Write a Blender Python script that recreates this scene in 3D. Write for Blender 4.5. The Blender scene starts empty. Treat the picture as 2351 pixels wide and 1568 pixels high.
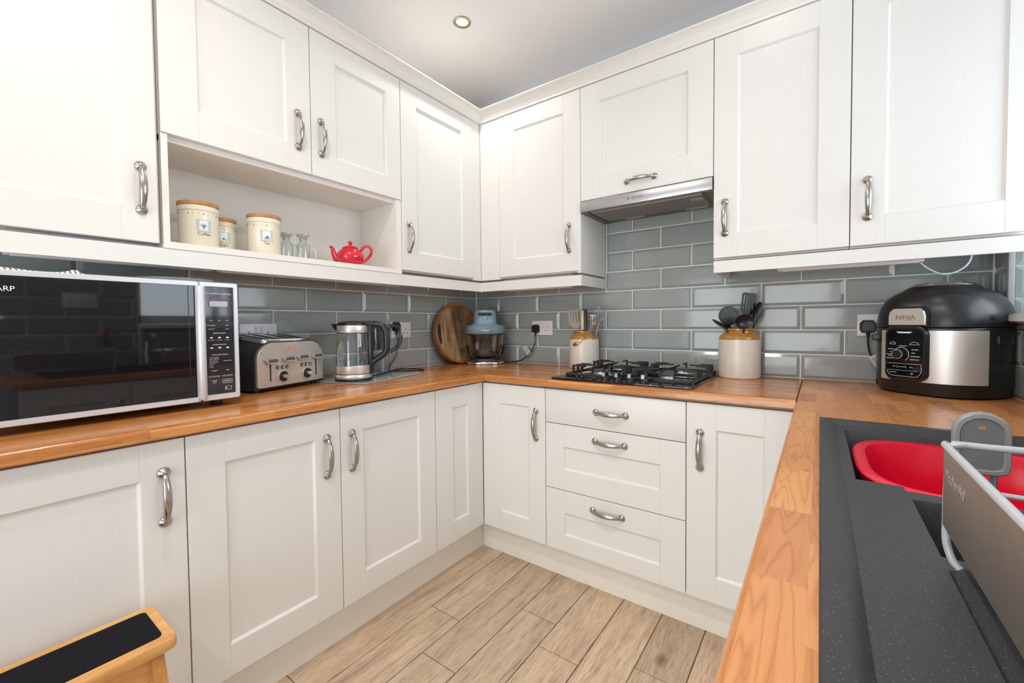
import bpy, bmesh, math, random
from mathutils import Vector, Matrix
random.seed(7)
S = bpy.context.scene
COL = S.collection
PI = math.pi
R = math.radians

# ---------------------------------------------------------------- camera, world, lights, exposure
cd = bpy.data.cameras.new('camera')
cam = bpy.data.objects.new('camera', cd); COL.objects.link(cam)
cd.sensor_fit = 'HORIZONTAL'; cd.sensor_width = 36.0
cd.lens = 36.0 * 977.545 / 2351.0
cd.shift_x = 4.658 / 2351.0; cd.shift_y = -13.17 / 2351.0
cd.clip_start = 0.02
_y, _p, _r = 6.29250983e-01, -2.95325489e-02, -9.31191400e-03
_f = Vector((-math.cos(_p)*math.sin(_y), math.cos(_p)*math.cos(_y), math.sin(_p)))
_rt = Vector((math.cos(_y), math.sin(_y), 0)); _up = _rt.cross(_f)
_r2 = math.cos(_r)*_rt + math.sin(_r)*_up; _u2 = -math.sin(_r)*_rt + math.cos(_r)*_up
M = Matrix(((_r2.x, _u2.x, -_f.x, 0), (_r2.y, _u2.y, -_f.y, 0), (_r2.z, _u2.z, -_f.z, 0), (0, 0, 0, 1)))
cam.matrix_world = Matrix.Translation((1.94128, -2.27024, 1.16304)) @ M
S.camera = cam

w = bpy.data.worlds.new('world'); S.world = w; w.use_nodes = True
w.node_tree.nodes['Background'].inputs[0].default_value = (0.80, 0.90, 1.0, 1)
w.node_tree.nodes['Background'].inputs[1].default_value = 1.6
S.view_settings.view_transform = 'Standard'
S.view_settings.look = 'None'
S.view_settings.gamma = 1.0
S.view_settings.use_curve_mapping = False
S.view_settings.exposure = 0.07
S.cycles.use_denoising = True
S.cycles.max_bounces = 10; S.cycles.diffuse_bounces = 6; S.cycles.glossy_bounces = 5
S.cycles.transparent_max_bounces = 16; S.cycles.transmission_bounces = 8
S.cycles.caustics_reflective = False; S.cycles.caustics_refractive = False
S.cycles.sample_clamp_indirect = 6.0

def area(name, loc, rot, sx, sy, power, col, spread=PI):
    l = bpy.data.lights.new(name, 'AREA'); l.shape = 'RECTANGLE'; l.size = sx; l.size_y = sy
    l.energy = power; l.color = col; l.spread = spread
    o = bpy.data.objects.new(name, l); COL.objects.link(o); o.location = loc; o.rotation_euler = rot
    return o
area('window_daylight', (3.25, -0.80, 1.45), (0, R(104), 0), 1.7, 1.9, 50, (0.88, 0.94, 1.0))
area('rear_fill', (1.25, -4.75, 0.85), (R(104), 0, 0), 2.0, 1.9, 66, (0.97, 0.98, 1.0))  # unseen soft fill from behind the camera, added to light the back cabinets
DOWNLIGHTS = [(0.480, -0.645), (1.75, -0.80), (1.00, -1.95), (1.55, -2.05), (0.9, -3.3), (1.75, -3.3)]
for i, (lx, ly) in enumerate(DOWNLIGHTS):
    l = bpy.data.lights.new('downlight_beam', 'AREA'); l.shape = 'DISK'; l.size = 0.05
    l.energy = (3.4, 1.2, 6.5, 7.0, 7.5, 8.0)[i]; l.color = (1.0, 0.93, 0.84); l.spread = R(150)
    o = bpy.data.objects.new('downlight_beam', l); COL.objects.link(o); o.location = (lx, ly, 2.655)

# ---------------------------------------------------------------- constants (metres)
ZT = 0.908          # worktop top
DL, DB, DR = 0.570, 0.625, 0.560     # base door faces: distance from left / back / right wall
UL, UB = 0.3135, 0.3186              # wall unit door faces
W = 2.451
ZC = 2.67
ZD0, ZD1 = 0.1437, 0.868             # base doors
ZU0, ZU1, ZS = 1.4248, 2.329, 1.756  # wall doors
RW = 0.1069; HP = 0.1515             # tile row height, half tile pitch

# ---------------------------------------------------------------- materials
def mat(name):
    m = bpy.data.materials.new(name); m.use_nodes = True
    nt = m.node_tree; return m, nt, nt.nodes['Principled BSDF']
def plain(name, col, rough=0.5, metal=0.0, coat=0.0, spec=0.5, bump=0.0, bscale=200, emit=None, es=1.0, var=0.0, aniso=0.0):
    m, nt, b = mat(name)
    b.inputs['Base Color'].default_value = (*col, 1); b.inputs['Roughness'].default_value = rough
    b.inputs['Metallic'].default_value = metal; b.inputs['Coat Weight'].default_value = coat
    b.inputs['Specular IOR Level'].default_value = spec
    b.inputs['Coat Roughness'].default_value = 0.05
    if emit:
        b.inputs['Emission Color'].default_value = (*emit, 1); b.inputs['Emission Strength'].default_value = es
    tc = nt.nodes.new('ShaderNodeTexCoord')
    n = nt.nodes.new('ShaderNodeTexNoise'); n.inputs['Scale'].default_value = bscale; n.inputs['Detail'].default_value = 3
    nt.links.new(tc.outputs['Object'], n.inputs['Vector'])
    if bump:
        bp = nt.nodes.new('ShaderNodeBump'); bp.inputs['Strength'].default_value = bump; bp.inputs['Distance'].default_value = 0.001
        nt.links.new(n.outputs['Fac'], bp.inputs['Height']); nt.links.new(bp.outputs['Normal'], b.inputs['Normal'])
    if var:
        mx = nt.nodes.new('ShaderNodeMixRGB'); mx.inputs[1].default_value = (*col, 1)
        mx.inputs[2].default_value = (*[c*(1-var) for c in col], 1)
        nt.links.new(n.outputs['Fac'], mx.inputs[0]); nt.links.new(mx.outputs[0], b.inputs['Base Color'])
    return m
def glass(name, tint=(0.95, 0.97, 0.97), refl=1.0, rough=0.0, dens=0.0):
    """thin glass: fresnel reflection over a tinted transparent sheet"""
    m = bpy.data.materials.new(name); m.use_nodes = True; nt = m.node_tree; nt.nodes.clear()
    out = nt.nodes.new('ShaderNodeOutputMaterial'); mx = nt.nodes.new('ShaderNodeMixShader')
    tr = nt.nodes.new('ShaderNodeBsdfTransparent'); gl = nt.nodes.new('ShaderNodeBsdfGlossy')
    lw = nt.nodes.new('ShaderNodeLayerWeight'); lw.inputs['Blend'].default_value = 0.25
    ma = nt.nodes.new('ShaderNodeMath'); ma.operation = 'MULTIPLY_ADD'; ma.inputs[1].default_value = 0.75*refl; ma.inputs[2].default_value = 0.05*refl
    ma.use_clamp = True
    tr.inputs['Color'].default_value = (*tint, 1); gl.inputs['Roughness'].default_value = rough
    gl.inputs['Color'].default_value = (1, 1, 1, 1)
    nt.links.new(lw.outputs['Facing'], ma.inputs[0]); nt.links.new(ma.outputs[0], mx.inputs[0])
    nt.links.new(tr.outputs[0], mx.inputs[1]); nt.links.new(gl.outputs[0], mx.inputs[2]); nt.links.new(mx.outputs[0], out.inputs[0])
    return m
def grainy(name, c1, c2, axis, scale=9.0, stretch=14.0, rough=0.4, bump=0.12, dist=0.0006, contrast=(0.35, 0.65), coat=0.0):
    m, nt, b = mat(name)
    b.inputs['Roughness'].default_value = rough; b.inputs['Coat Weight'].default_value = coat
    tc = nt.nodes.new('ShaderNodeTexCoord'); mp = nt.nodes.new('ShaderNodeMapping')
    sc = [scale*stretch]*3; sc['xyz'.index(axis)] = scale
    mp.inputs['Scale'].default_value = sc
    n = nt.nodes.new('ShaderNodeTexNoise'); n.inputs['Scale'].default_value = 1.0; n.inputs['Detail'].default_value = 5; n.inputs['Roughness'].default_value = 0.6
    nt.links.new(tc.outputs['Object'], mp.inputs['Vector']); nt.links.new(mp.outputs[0], n.inputs['Vector'])
    cr = nt.nodes.new('ShaderNodeValToRGB'); cr.color_ramp.elements[0].position = contrast[0]; cr.color_ramp.elements[1].position = contrast[1]
    cr.color_ramp.elements[0].color = (*c1, 1); cr.color_ramp.elements[1].color = (*c2, 1)
    nt.links.new(n.outputs['Fac'], cr.inputs[0]); nt.links.new(cr.outputs[0], b.inputs['Base Color'])
    bp = nt.nodes.new('ShaderNodeBump'); bp.inputs['Strength'].default_value = bump; bp.inputs['Distance'].default_value = dist
    nt.links.new(n.outputs['Fac'], bp.inputs['Height']); nt.links.new(bp.outputs['Normal'], b.inputs['Normal'])
    return m

CREAM = (0.752, 0.742, 0.715)
m_door_v = grainy('painted_grain_upright', tuple(c*0.975 for c in CREAM), CREAM, 'z', 5, 30, 0.38, 0.28, 0.0006, (0.3, 0.6))
m_door_h = grainy('painted_grain_level', tuple(c*0.975 for c in CREAM), CREAM, 'x', 5, 30, 0.38, 0.28, 0.0006, (0.3, 0.6))
m_carc = plain('cream_board', (0.79, 0.765, 0.72), 0.45)
m_plinth = plain('plinth_board', (0.80, 0.77, 0.70), 0.45)
m_cornice = plain('cream_moulding', (0.77, 0.745, 0.695), 0.42)
m_steel = plain('brushed_nickel', (0.44, 0.41, 0.37), 0.24, 1.0, bump=0.05, bscale=900)
m_chrome = plain('chrome', (0.78, 0.78, 0.78), 0.10, 1.0)
m_brushed = plain('brushed_steel', (0.76, 0.74, 0.71), 0.38, 0.78, bump=0.04, bscale=1200)
m_hoodsteel = plain('hood_steel', (0.46, 0.46, 0.47), 0.32, 1.0)
m_hoodgrey = plain('hood_filter_grey', (0.30, 0.285, 0.25), 0.45, 0.6)
m_hooddark = plain('hood_under_grey', (0.20, 0.19, 0.17), 0.5, 0.5)
m_black = plain('black_plastic', (0.012, 0.012, 0.013), 0.32)
m_blackmat = plain('black_satin', (0.016, 0.016, 0.018), 0.5)
m_blackgloss = plain('black_gloss', (0.004, 0.004, 0.006), 0.03, coat=0.25)
m_iron = plain('cast_iron', (0.013, 0.013, 0.013), 0.45, bump=0.3, bscale=900)
m_white = plain('white_plastic', (0.80, 0.80, 0.84), 0.3)
m_whitetxt = plain('white_print', (0.82, 0.82, 0.82), 0.5)
m_greytxt = plain('grey_print', (0.16, 0.17, 0.19), 0.5)
m_silver = plain('silver_plastic', (0.62, 0.63, 0.68), 0.35, 0.25)
m_gap = plain('dark_gap', (0.03, 0.028, 0.025), 0.8)
m_wall = plain('lavender_wall_paint', (0.66, 0.66, 0.69), 0.8, bump=0.05)
m_ceil = plain('ceiling_paint', (0.90, 0.885, 0.88), 0.9, bump=0.05)
m_grout = plain('cream_grout', (0.92, 0.91, 0.87), 0.85)
m_tile, _nt, _b = mat('sage_grey_glaze')
_b.inputs['Roughness'].default_value = 0.09; _b.inputs['Base Color'].default_value = (0.215, 0.232, 0.215, 1); _b.inputs['Coat Weight'].default_value = 0.0
_oi = _nt.nodes.new('ShaderNodeObjectInfo'); _mx = _nt.nodes.new('ShaderNodeMixRGB')
_mx.inputs[1].default_value = (0.325, 0.362, 0.355, 1); _mx.inputs[2].default_value = (0.355, 0.390, 0.382, 1)
_nt.links.new(_oi.outputs['Random'], _mx.inputs[0]); _nt.links.new(_mx.outputs[0], _b.inputs['Base Color'])
_n = _nt.nodes.new('ShaderNodeTexNoise'); _n.inputs['Scale'].default_value = 14; _tc = _nt.nodes.new('ShaderNodeTexCoord')
_nt.links.new(_tc.outputs['Object'], _n.inputs['Vector'])
_bp = _nt.nodes.new('ShaderNodeBump'); _bp.inputs['Strength'].default_value = 0.10; _bp.inputs['Distance'].default_value = 0.004
_nt.links.new(_n.outputs['Fac'], _bp.inputs['Height']); _nt.links.new(_bp.outputs['Normal'], _b.inputs['Normal'])
m_window = plain('window_upvc', (0.85, 0.86, 0.88), 0.3)
m_glass = glass('window_glass')
m_clear = glass('clear_glass', (0.93, 0.96, 0.96), 1.0)
m_thick = glass('pressed_glass', (0.84, 0.88, 0.88), 1.2, 0.05)
m_smoke = glass('smoky_glass', (0.52, 0.53, 0.54), 1.3)
m_jug = glass('smoked_plastic_clear', (0.78, 0.80, 0.84), 1.0)
m_water = glass('water_surface', (0.80, 0.88, 0.90), 0.9)
m_mat = plain('frosted_glass_mat', (0.42, 0.47, 0.44), 0.12, coat=0.5)
m_red = plain('red_glaze', (0.62, 0.008, 0.03), 0.10, coat=0.5)
m_redplastic = plain('red_plastic', (0.72, 0.004, 0.035), 0.22)
m_blue = plain('pale_blue_plastic', (0.255, 0.40, 0.46), 0.35)
m_bluedark = plain('dusty_blue_band', (0.17, 0.26, 0.30), 0.35)
m_stone = plain('salt_glaze', (0.76, 0.70, 0.62), 0.28, var=0.12, bscale=25)
m_amber = plain('amber_glaze', (0.50, 0.225, 0.045), 0.12, coat=0.4, var=0.35, bscale=18)
m_copper = plain('copper', (0.62, 0.24, 0.13), 0.25, 1.0)
m_taupe = plain('taupe_nylon', (0.36, 0.30, 0.26), 0.45)
m_ivory = plain('ivory_handle', (0.72, 0.60, 0.36), 0.35)
m_ceramic = plain('cream_ceramic', (0.80, 0.74, 0.60), 0.25, coat=0.2)
m_lidwood = grainy('beech_lid', (0.42, 0.20, 0.075), (0.58, 0.31, 0.13), 'x', 18, 6, 0.5)
m_printblue = plain('printed_pale_blue', (0.48, 0.55, 0.66), 0.4)
m_printdark = plain('printed_slate_blue', (0.16, 0.24, 0.32), 0.4)
m_printyel = plain('printed_pale_green', (0.62, 0.64, 0.44), 0.4)
m_printwhite = plain('printed_white', (0.78, 0.80, 0.80), 0.4)
m_grey = plain('grey_rubber', (0.16, 0.17, 0.175), 0.5)
m_greyrim = plain('grey_rubber_rim', (0.25, 0.25, 0.245), 0.45)
m_wire = plain('pale_grey_wire', (0.50, 0.52, 0.56), 0.3, 0.1)
m_racksteel = plain('rack_steel', (0.40, 0.37, 0.33), 0.36, 0.85, var=0.25, bscale=9)
m_composite, _nt, _b = mat('black_granite_composite')
_b.inputs['Roughness'].default_value = 0.42
_v = _nt.nodes.new('ShaderNodeTexVoronoi'); _v.inputs['Scale'].default_value = 300; _tc = _nt.nodes.new('ShaderNodeTexCoord')
_nt.links.new(_tc.outputs['Object'], _v.inputs['Vector'])
_cr = _nt.nodes.new('ShaderNodeValToRGB'); _cr.color_ramp.elements[0].position = 0.10; _cr.color_ramp.elements[1].position = 0.20
_cr.color_ramp.elements[0].color = (0.17, 0.18, 0.19, 1); _cr.color_ramp.elements[1].color = (0.030, 0.032, 0.036, 1)
_nt.links.new(_v.outputs['Distance'], _cr.inputs[0]); _nt.links.new(_cr.outputs[0], _b.inputs['Base Color'])
_n = _nt.nodes.new('ShaderNodeTexNoise'); _n.inputs['Scale'].default_value = 500; _nt.links.new(_tc.outputs['Object'], _n.inputs['Vector'])
_bp = _nt.nodes.new('ShaderNodeBump'); _bp.inputs['Strength'].default_value = 0.25; _bp.inputs['Distance'].default_value = 0.0006
_nt.links.new(_n.outputs['Fac'], _bp.inputs['Height']); _nt.links.new(_bp.outputs['Normal'], _b.inputs['Normal'])

def block_wood(name, along, stave_w, stave_l, cols, rough=0.22, warp=0.012, seed=0.0):
    """laminated oak-block print: staves with their own tint, grain running with the stave"""
    m, nt, b = mat(name); N = nt.nodes; L = nt.links
    b.inputs['Roughness'].default_value = rough; b.inputs['Coat Weight'].default_value = 0.12
    tc = N.new('ShaderNodeTexCoord'); sp = N.new('ShaderNodeSeparateXYZ'); L.new(tc.outputs['Object'], sp.inputs[0])
    u, v = (sp.outputs[0], sp.outputs[1]) if along == 'x' else (sp.outputs[1], sp.outputs[0])
    def mth(op, a, bb=None, c=None):
        n = N.new('ShaderNodeMath'); n.operation = op
        for k, s in enumerate((a, bb, c)):
            if s is None: continue
            if isinstance(s, (int, float)): n.inputs[k].default_value = s
            else: L.new(s, n.inputs[k])
        return n.outputs[0]
    vz = mth('ADD', v, mth('MULTIPLY', sp.outputs[2], 1.7))       # so the front edge shows staves too
    row = mth('FLOOR', mth('DIVIDE', vz, stave_w))
    wn = N.new('ShaderNodeTexWhiteNoise'); wn.noise_dimensions = '1D'; L.new(mth('ADD', row, seed), wn.inputs['W'])
    uu = mth('ADD', mth('DIVIDE', u, stave_l), mth('MULTIPLY', wn.outputs['Value'], 7.0))
    cell = mth('FLOOR', uu)
    cv = N.new('ShaderNodeCombineXYZ'); L.new(row, cv.inputs[0]); L.new(cell, cv.inputs[1]); cv.inputs[2].default_value = seed
    wn2 = N.new('ShaderNodeTexWhiteNoise'); wn2.noise_dimensions = '3D'; L.new(cv.outputs[0], wn2.inputs['Vector'])
    cr = N.new('ShaderNodeValToRGB'); e = cr.color_ramp.elements
    for i, c in enumerate(cols):
        p = i/(len(cols)-1)
        if i == 0: e[0].position = 0; e[0].color = (*c, 1)
        elif i == len(cols)-1: e[-1].position = 1; e[-1].color = (*c, 1)
        else: k = e.new(p); k.color = (*c, 1)
    L.new(wn2.outputs['Value'], cr.inputs[0])
    # grain: stretched noise offset per stave, with rings
    off = N.new('ShaderNodeVectorMath'); off.operation = 'SCALE'; L.new(wn2.outputs['Color'], off.inputs[0]); off.inputs['Scale'].default_value = 30.0
    cv2 = N.new('ShaderNodeCombineXYZ'); L.new(mth('MULTIPLY', u, 2.6), cv2.inputs[0]); L.new(mth('MULTIPLY', vz, 27.0), cv2.inputs[1])
    ad = N.new('ShaderNodeVectorMath'); ad.operation = 'ADD'; L.new(cv2.outputs[0], ad.inputs[0]); L.new(off.outputs[0], ad.inputs[1])
    n1 = N.new('ShaderNodeTexNoise'); n1.inputs['Scale'].default_value = 1.0; n1.inputs['Detail'].default_value = 2; n1.inputs['Roughness'].default_value = 0.5; L.new(ad.outputs[0], n1.inputs['Vector'])
    ring = mth('FRACT', mth('MULTIPLY', n1.outputs['Fac'], 11.0))
    ring = mth('POWER', mth('ABSOLUTE', mth('SUBTRACT', mth('MULTIPLY', ring, 2.0), 1.0)), 3.0)
    cv3 = N.new('ShaderNodeCombineXYZ'); L.new(mth('MULTIPLY', u, 25.0), cv3.inputs[0]); L.new(mth('MULTIPLY', vz, 480.0), cv3.inputs[1])
    n2 = N.new('ShaderNodeTexNoise'); n2.inputs['Scale'].default_value = 1.0; n2.inputs['Detail'].default_value = 3; L.new(cv3.outputs[0], n2.inputs['Vector'])
    g = mth('ADD', mth('MULTIPLY', ring, 0.50), mth('MULTIPLY', n2.outputs['Fac'], 0.34))
    mx = N.new('ShaderNodeMixRGB'); mx.blend_type = 'MULTIPLY'; L.new(g, mx.inputs[0]); L.new(cr.outputs[0], mx.inputs[1]); mx.inputs[2].default_value = (0.62, 0.42, 0.28, 1)
    L.new(mx.outputs[0], b.inputs['Base Color'])
    return m
OAK = [(0.48, 0.185, 0.046), (0.62, 0.275, 0.080), (0.42, 0.150, 0.038), (0.68, 0.32, 0.10), (0.55, 0.225, 0.062)]
OAKR = [(0.50, 0.195, 0.066), (0.64, 0.29, 0.10), (0.56, 0.222, 0.092), (0.74, 0.37, 0.135), (0.58, 0.25, 0.085)]
m_top_x = block_wood('oak_block_lengthwise_x', 'x', 0.026, 0.30, OAK, seed=1)
m_top_y = block_wood('oak_block_lengthwise_y', 'y', 0.030, 0.30, OAK, seed=2)
m_top_r = block_wood('oak_block_wide_y', 'y', 0.047, 0.19, OAKR, rough=0.3, seed=3)

def plank_mat():
    m, nt, b = mat('oak_effect_floor_tile'); N = nt.nodes; L = nt.links
    b.inputs['Roughness'].default_value = 0.42
    tc = N.new('ShaderNodeTexCoord'); oi = N.new('ShaderNodeObjectInfo')
    mp = N.new('ShaderNodeMapping'); mp.inputs['Scale'].default_value = (26, 2.2, 1)
    sc = N.new('ShaderNodeVectorMath'); sc.operation = 'SCALE'; sc.inputs['Scale'].default_value = 40
    cx = N.new('ShaderNodeCombineXYZ'); L.new(oi.outputs['Random'], cx.inputs[0]); L.new(oi.outputs['Random'], cx.inputs[1]); L.new(cx.outputs[0], sc.inputs[0])
    ad = N.new('ShaderNodeVectorMath'); ad.operation = 'ADD'
    L.new(tc.outputs['Object'], mp.inputs['Vector']); L.new(mp.outputs[0], ad.inputs[0]); L.new(sc.outputs[0], ad.inputs[1])
    n = N.new('ShaderNodeTexNoise'); n.inputs['Scale'].default_value = 1; n.inputs['Detail'].default_value = 6; n.inputs['Roughness'].default_value = 0.62; n.inputs['Distortion'].default_value = 0.6
    L.new(ad.outputs[0], n.inputs['Vector'])
    cr = N.new('ShaderNodeValToRGB'); e = cr.color_ramp.elements
    e[0].position = 0.28; e[0].color = (0.33, 0.23, 0.155, 1); e[1].position = 0.72; e[1].color = (0.68, 0.53, 0.385, 1)
    k = e.new(0.42); k.color = (0.52, 0.385, 0.27, 1); k = e.new(0.56); k.color = (0.61, 0.465, 0.335, 1)
    L.new(n.outputs['Fac'], cr.inputs[0])
    # fine pores
    mp2 = N.new('ShaderNodeMapping'); mp2.inputs['Scale'].default_value = (330, 16, 1); L.new(tc.outputs['Object'], mp2.inputs['Vector'])
    n2 = N.new('ShaderNodeTexNoise'); n2.inputs['Scale'].default_value = 1; n2.inputs['Detail'].default_value = 4; L.new(mp2.outputs[0], n2.inputs['Vector'])
    c2 = N.new('ShaderNodeValToRGB'); c2.color_ramp.elements[0].position = 0.36; c2.color_ramp.elements[1].position = 0.52
    c2.color_ramp.elements[0].color = (0.66, 0.62, 0.58, 1); c2.color_ramp.elements[1].color = (1, 1, 1, 1); L.new(n2.outputs['Fac'], c2.inputs[0])
    mu = N.new('ShaderNodeMixRGB'); mu.blend_type = 'MULTIPLY'; mu.inputs[0].default_value = 0.9; L.new(cr.outputs[0], mu.inputs[1]); L.new(c2.outputs[0], mu.inputs[2])
    # knots
    ad2 = N.new('ShaderNodeVectorMath'); ad2.operation = 'ADD'; L.new(tc.outputs['Object'], ad2.inputs[0]); L.new(sc.outputs[0], ad2.inputs[1])
    mp3 = N.new('ShaderNodeMapping'); mp3.inputs['Scale'].default_value = (4.6, 2.6, 0.0); L.new(ad2.outputs[0], mp3.inputs['Vector'])
    vo = N.new('ShaderNodeTexVoronoi'); vo.inputs['Scale'].default_value = 1.0; L.new(mp3.outputs[0], vo.inputs['Vector'])
    c3 = N.new('ShaderNodeValToRGB'); c3.color_ramp.elements[0].position = 0.03; c3.color_ramp.elements[1].position = 0.12
    c3.color_ramp.elements[0].color = (0.42, 0.36, 0.30, 1); c3.color_ramp.elements[1].color = (1, 1, 1, 1); L.new(vo.outputs['Distance'], c3.inputs[0])
    mu2 = N.new('ShaderNodeMixRGB'); mu2.blend_type = 'MULTIPLY'; mu2.inputs[0].default_value = 0.9; L.new(mu.outputs[0], mu2.inputs[1]); L.new(c3.outputs[0], mu2.inputs[2])
    # tint per plank
    hs = N.new('ShaderNodeHueSaturation'); mr = N.new('ShaderNodeMapRange'); mr.inputs['To Min'].default_value = 0.88; mr.inputs['To Max'].default_value = 1.08
    L.new(oi.outputs['Random'], mr.inputs['Value']); L.new(mr.outputs[0], hs.inputs['Value']); L.new(mu2.outputs[0], hs.inputs['Color'])
    L.new(hs.outputs[0], b.inputs['Base Color'])
    bp = N.new('ShaderNodeBump'); bp.inputs['Strength'].default_value = 0.15; bp.inputs['Distance'].default_value = 0.001
    L.new(n2.outputs['Fac'], bp.inputs['Height']); L.new(bp.outputs['Normal'], b.inputs['Normal'])
    return m
m_plank = plank_mat()
m_floorgrout = plain('brown_grout', (0.13, 0.10, 0.075), 0.85)
m_stool = grainy('honey_oak', (0.55, 0.26, 0.075), (0.72, 0.40, 0.14), 'y', 7, 9, 0.35, coat=0.2)
m_stooldark = grainy('toffee_oak', (0.38, 0.15, 0.035), (0.56, 0.26, 0.075), 'z', 7, 9, 0.35, coat=0.2)
m_abrasive, _nt, _b = mat('black_grip_strip'); _b.inputs['Roughness'].default_value = 0.85; _b.inputs['Specular IOR Level'].default_value = 0.15
_v = _nt.nodes.new('ShaderNodeTexVoronoi'); _v.inputs['Scale'].default_value = 210; _tc = _nt.nodes.new('ShaderNodeTexCoord'); _nt.links.new(_tc.outputs['Object'], _v.inputs['Vector'])
_cr = _nt.nodes.new('ShaderNodeValToRGB'); _cr.color_ramp.elements[0].position = 0.06; _cr.color_ramp.elements[1].position = 0.13
_cr.color_ramp.elements[0].color = (0.10, 0.10, 0.12, 1); _cr.color_ramp.elements[1].color = (0.006, 0.006, 0.009, 1)
_nt.links.new(_v.outputs['Distance'], _cr.inputs[0]); _nt.links.new(_cr.outputs[0], _b.inputs['Base Color'])
m_board = grainy('mango_wood', (0.12, 0.065, 0.035), (0.52, 0.32, 0.17), 'z', 4.5, 5, 0.42, contrast=(0.38, 0.62), coat=0.15)
m_boardrim = grainy('orange_mango_rim', (0.24, 0.095, 0.028), (0.46, 0.20, 0.06), 'z', 6, 4, 0.35, coat=0.3)
# striped towel
m_towel, _nt, _b = mat('striped_towel'); _b.inputs['Roughness'].default_value = 0.9
_tc = _nt.nodes.new('ShaderNodeTexCoord'); _wv = _nt.nodes.new('ShaderNodeTexWave'); _wv.bands_direction = 'Y'; _wv.inputs['Scale'].default_value = 34
_nt.links.new(_tc.outputs['Object'], _wv.inputs['Vector'])
_cr = _nt.nodes.new('ShaderNodeValToRGB'); _cr.color_ramp.elements[0].position = 0.42; _cr.color_ramp.elements[1].position = 0.5
_cr.color_ramp.elements[0].color = (0.20, 0.18, 0.16, 1); _cr.color_ramp.elements[1].color = (0.72, 0.70, 0.64, 1)
_nt.links.new(_wv.outputs['Fac'], _cr.inputs[0]); _nt.links.new(_cr.outputs[0], _b.inputs['Base Color'])

# ---------------------------------------------------------------- mesh helpers
def box(bm, x0, x1, y0, y1, z0, z1, mi=0, bev=0.0, seg=1):
    vs = [bm.verts.new((x, y, z)) for x in (x0, x1) for y in (y0, y1) for z in (z0, z1)]
    fs = [(0, 1, 3, 2), (4, 6, 7, 5), (0, 4, 5, 1), (2, 3, 7, 6), (0, 2, 6, 4), (1, 5, 7, 3)]
    faces = []
    for f in fs:
        g = bm.faces.new([vs[i] for i in f]); g.material_index = mi; faces.append(g)
    if bev:
        es = {e for f in faces for e in f.edges}
        r = bmesh.ops.bevel(bm, geom=list(es), offset=bev, segments=seg, affect='EDGES', profile=0.5, clamp_overlap=True)
        for f in r['faces']: f.material_index = mi
    return faces
def loft(bm, rings, mi=0, closed=True, cap0=True, cap1=True, ring_closed=True):
    vr = [[bm.verts.new(p) for p in r] for r in rings]
    n = len(vr[0]); out = []
    for a, b in zip(vr[:-1], vr[1:]):
        for i in range(n if ring_closed else n-1):
            j = (i+1) % n
            f = bm.faces.new((a[i], a[j], b[j], b[i])); f.material_index = mi; out.append(f)
    if cap0: f = bm.faces.new(list(reversed(vr[0]))); f.material_index = mi
    if cap1: f = bm.faces.new(vr[-1]); f.material_index = mi
    return vr
def lathe(bm, prof, seg=32, c=(0, 0, 0), mi=0, cap0=True, cap1=True, axis='z', mis=None):
    rings = []
    for r, h in prof:
        r = max(r, 0.0002)
        ring = []
        for i in range(seg):
            a = 2*PI*i/seg
            p = {'z': (r*math.cos(a), r*math.sin(a), h), 'y': (r*math.cos(a), h, -r*math.sin(a)), 'x': (h, r*math.cos(a), r*math.sin(a))}[axis]
            ring.append((p[0]+c[0], p[1]+c[1], p[2]+c[2]))
        rings.append(ring)
    vr = loft(bm, rings, mi, cap0=cap0, cap1=cap1)
    if mis:
        for k, m_ in enumerate(mis):
            for f in bm.faces:
                pass
    return vr
def tube(bm, pts, r, seg=10, mi=0, flat=None, up=Vector((0, 0, 1)), caps=True):
    pts = [Vector(p) for p in pts]; n = len(pts)
    rs = r if isinstance(r, (list, tuple)) else [r]*n
    rings = []; prev = None
    for i, p in enumerate(pts):
        t = (pts[min(i+1, n-1)] - pts[max(i-1, 0)]).normalized()
        if prev is None:
            u = up if abs(t.dot(up)) < 0.95 else Vector((1, 0, 0))
            a = t.cross(u).normalized()
        else:
            a = (prev - t*prev.dot(t)).normalized()
        prev = a; b = t.cross(a).normalized()
        fx, fy = flat if flat else (1, 1)
        rings.append([p + rs[i]*(fx*math.cos(2*PI*k/seg)*a + fy*math.sin(2*PI*k/seg)*b) for k in range(seg)])
    loft(bm, rings, mi, cap0=caps, cap1=caps)
def smooth_path(pts, n=8):
    """Catmull-Rom through points"""
    P = [Vector(p) for p in pts]; P = [2*P[0]-P[1]] + P + [2*P[-1]-P[-2]]; out = []
    for i in range(1, len(P)-2):
        for k in range(n):
            t = k/n; a, b, c, d = P[i-1], P[i], P[i+1], P[i+2]
            out.append(0.5*((2*b) + (c-a)*t + (2*a-5*b+4*c-d)*t*t + (-a+3*b-3*c+d)*t**3))
    out.append(P[-2]); return out
def rrect(w_, h_, r, n=5):
    """rounded rectangle outline centred on 0"""
    pts = []
    for cx, cy, a0 in ((w_/2-r, h_/2-r, 0), (-w_/2+r, h_/2-r, PI/2), (-w_/2+r, -h_/2+r, PI), (w_/2-r, -h_/2+r, 1.5*PI)):
        for k in range(n+1):
            a = a0 + PI/2*k/n; pts.append((cx+r*math.cos(a), cy+r*math.sin(a)))
    return pts
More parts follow.
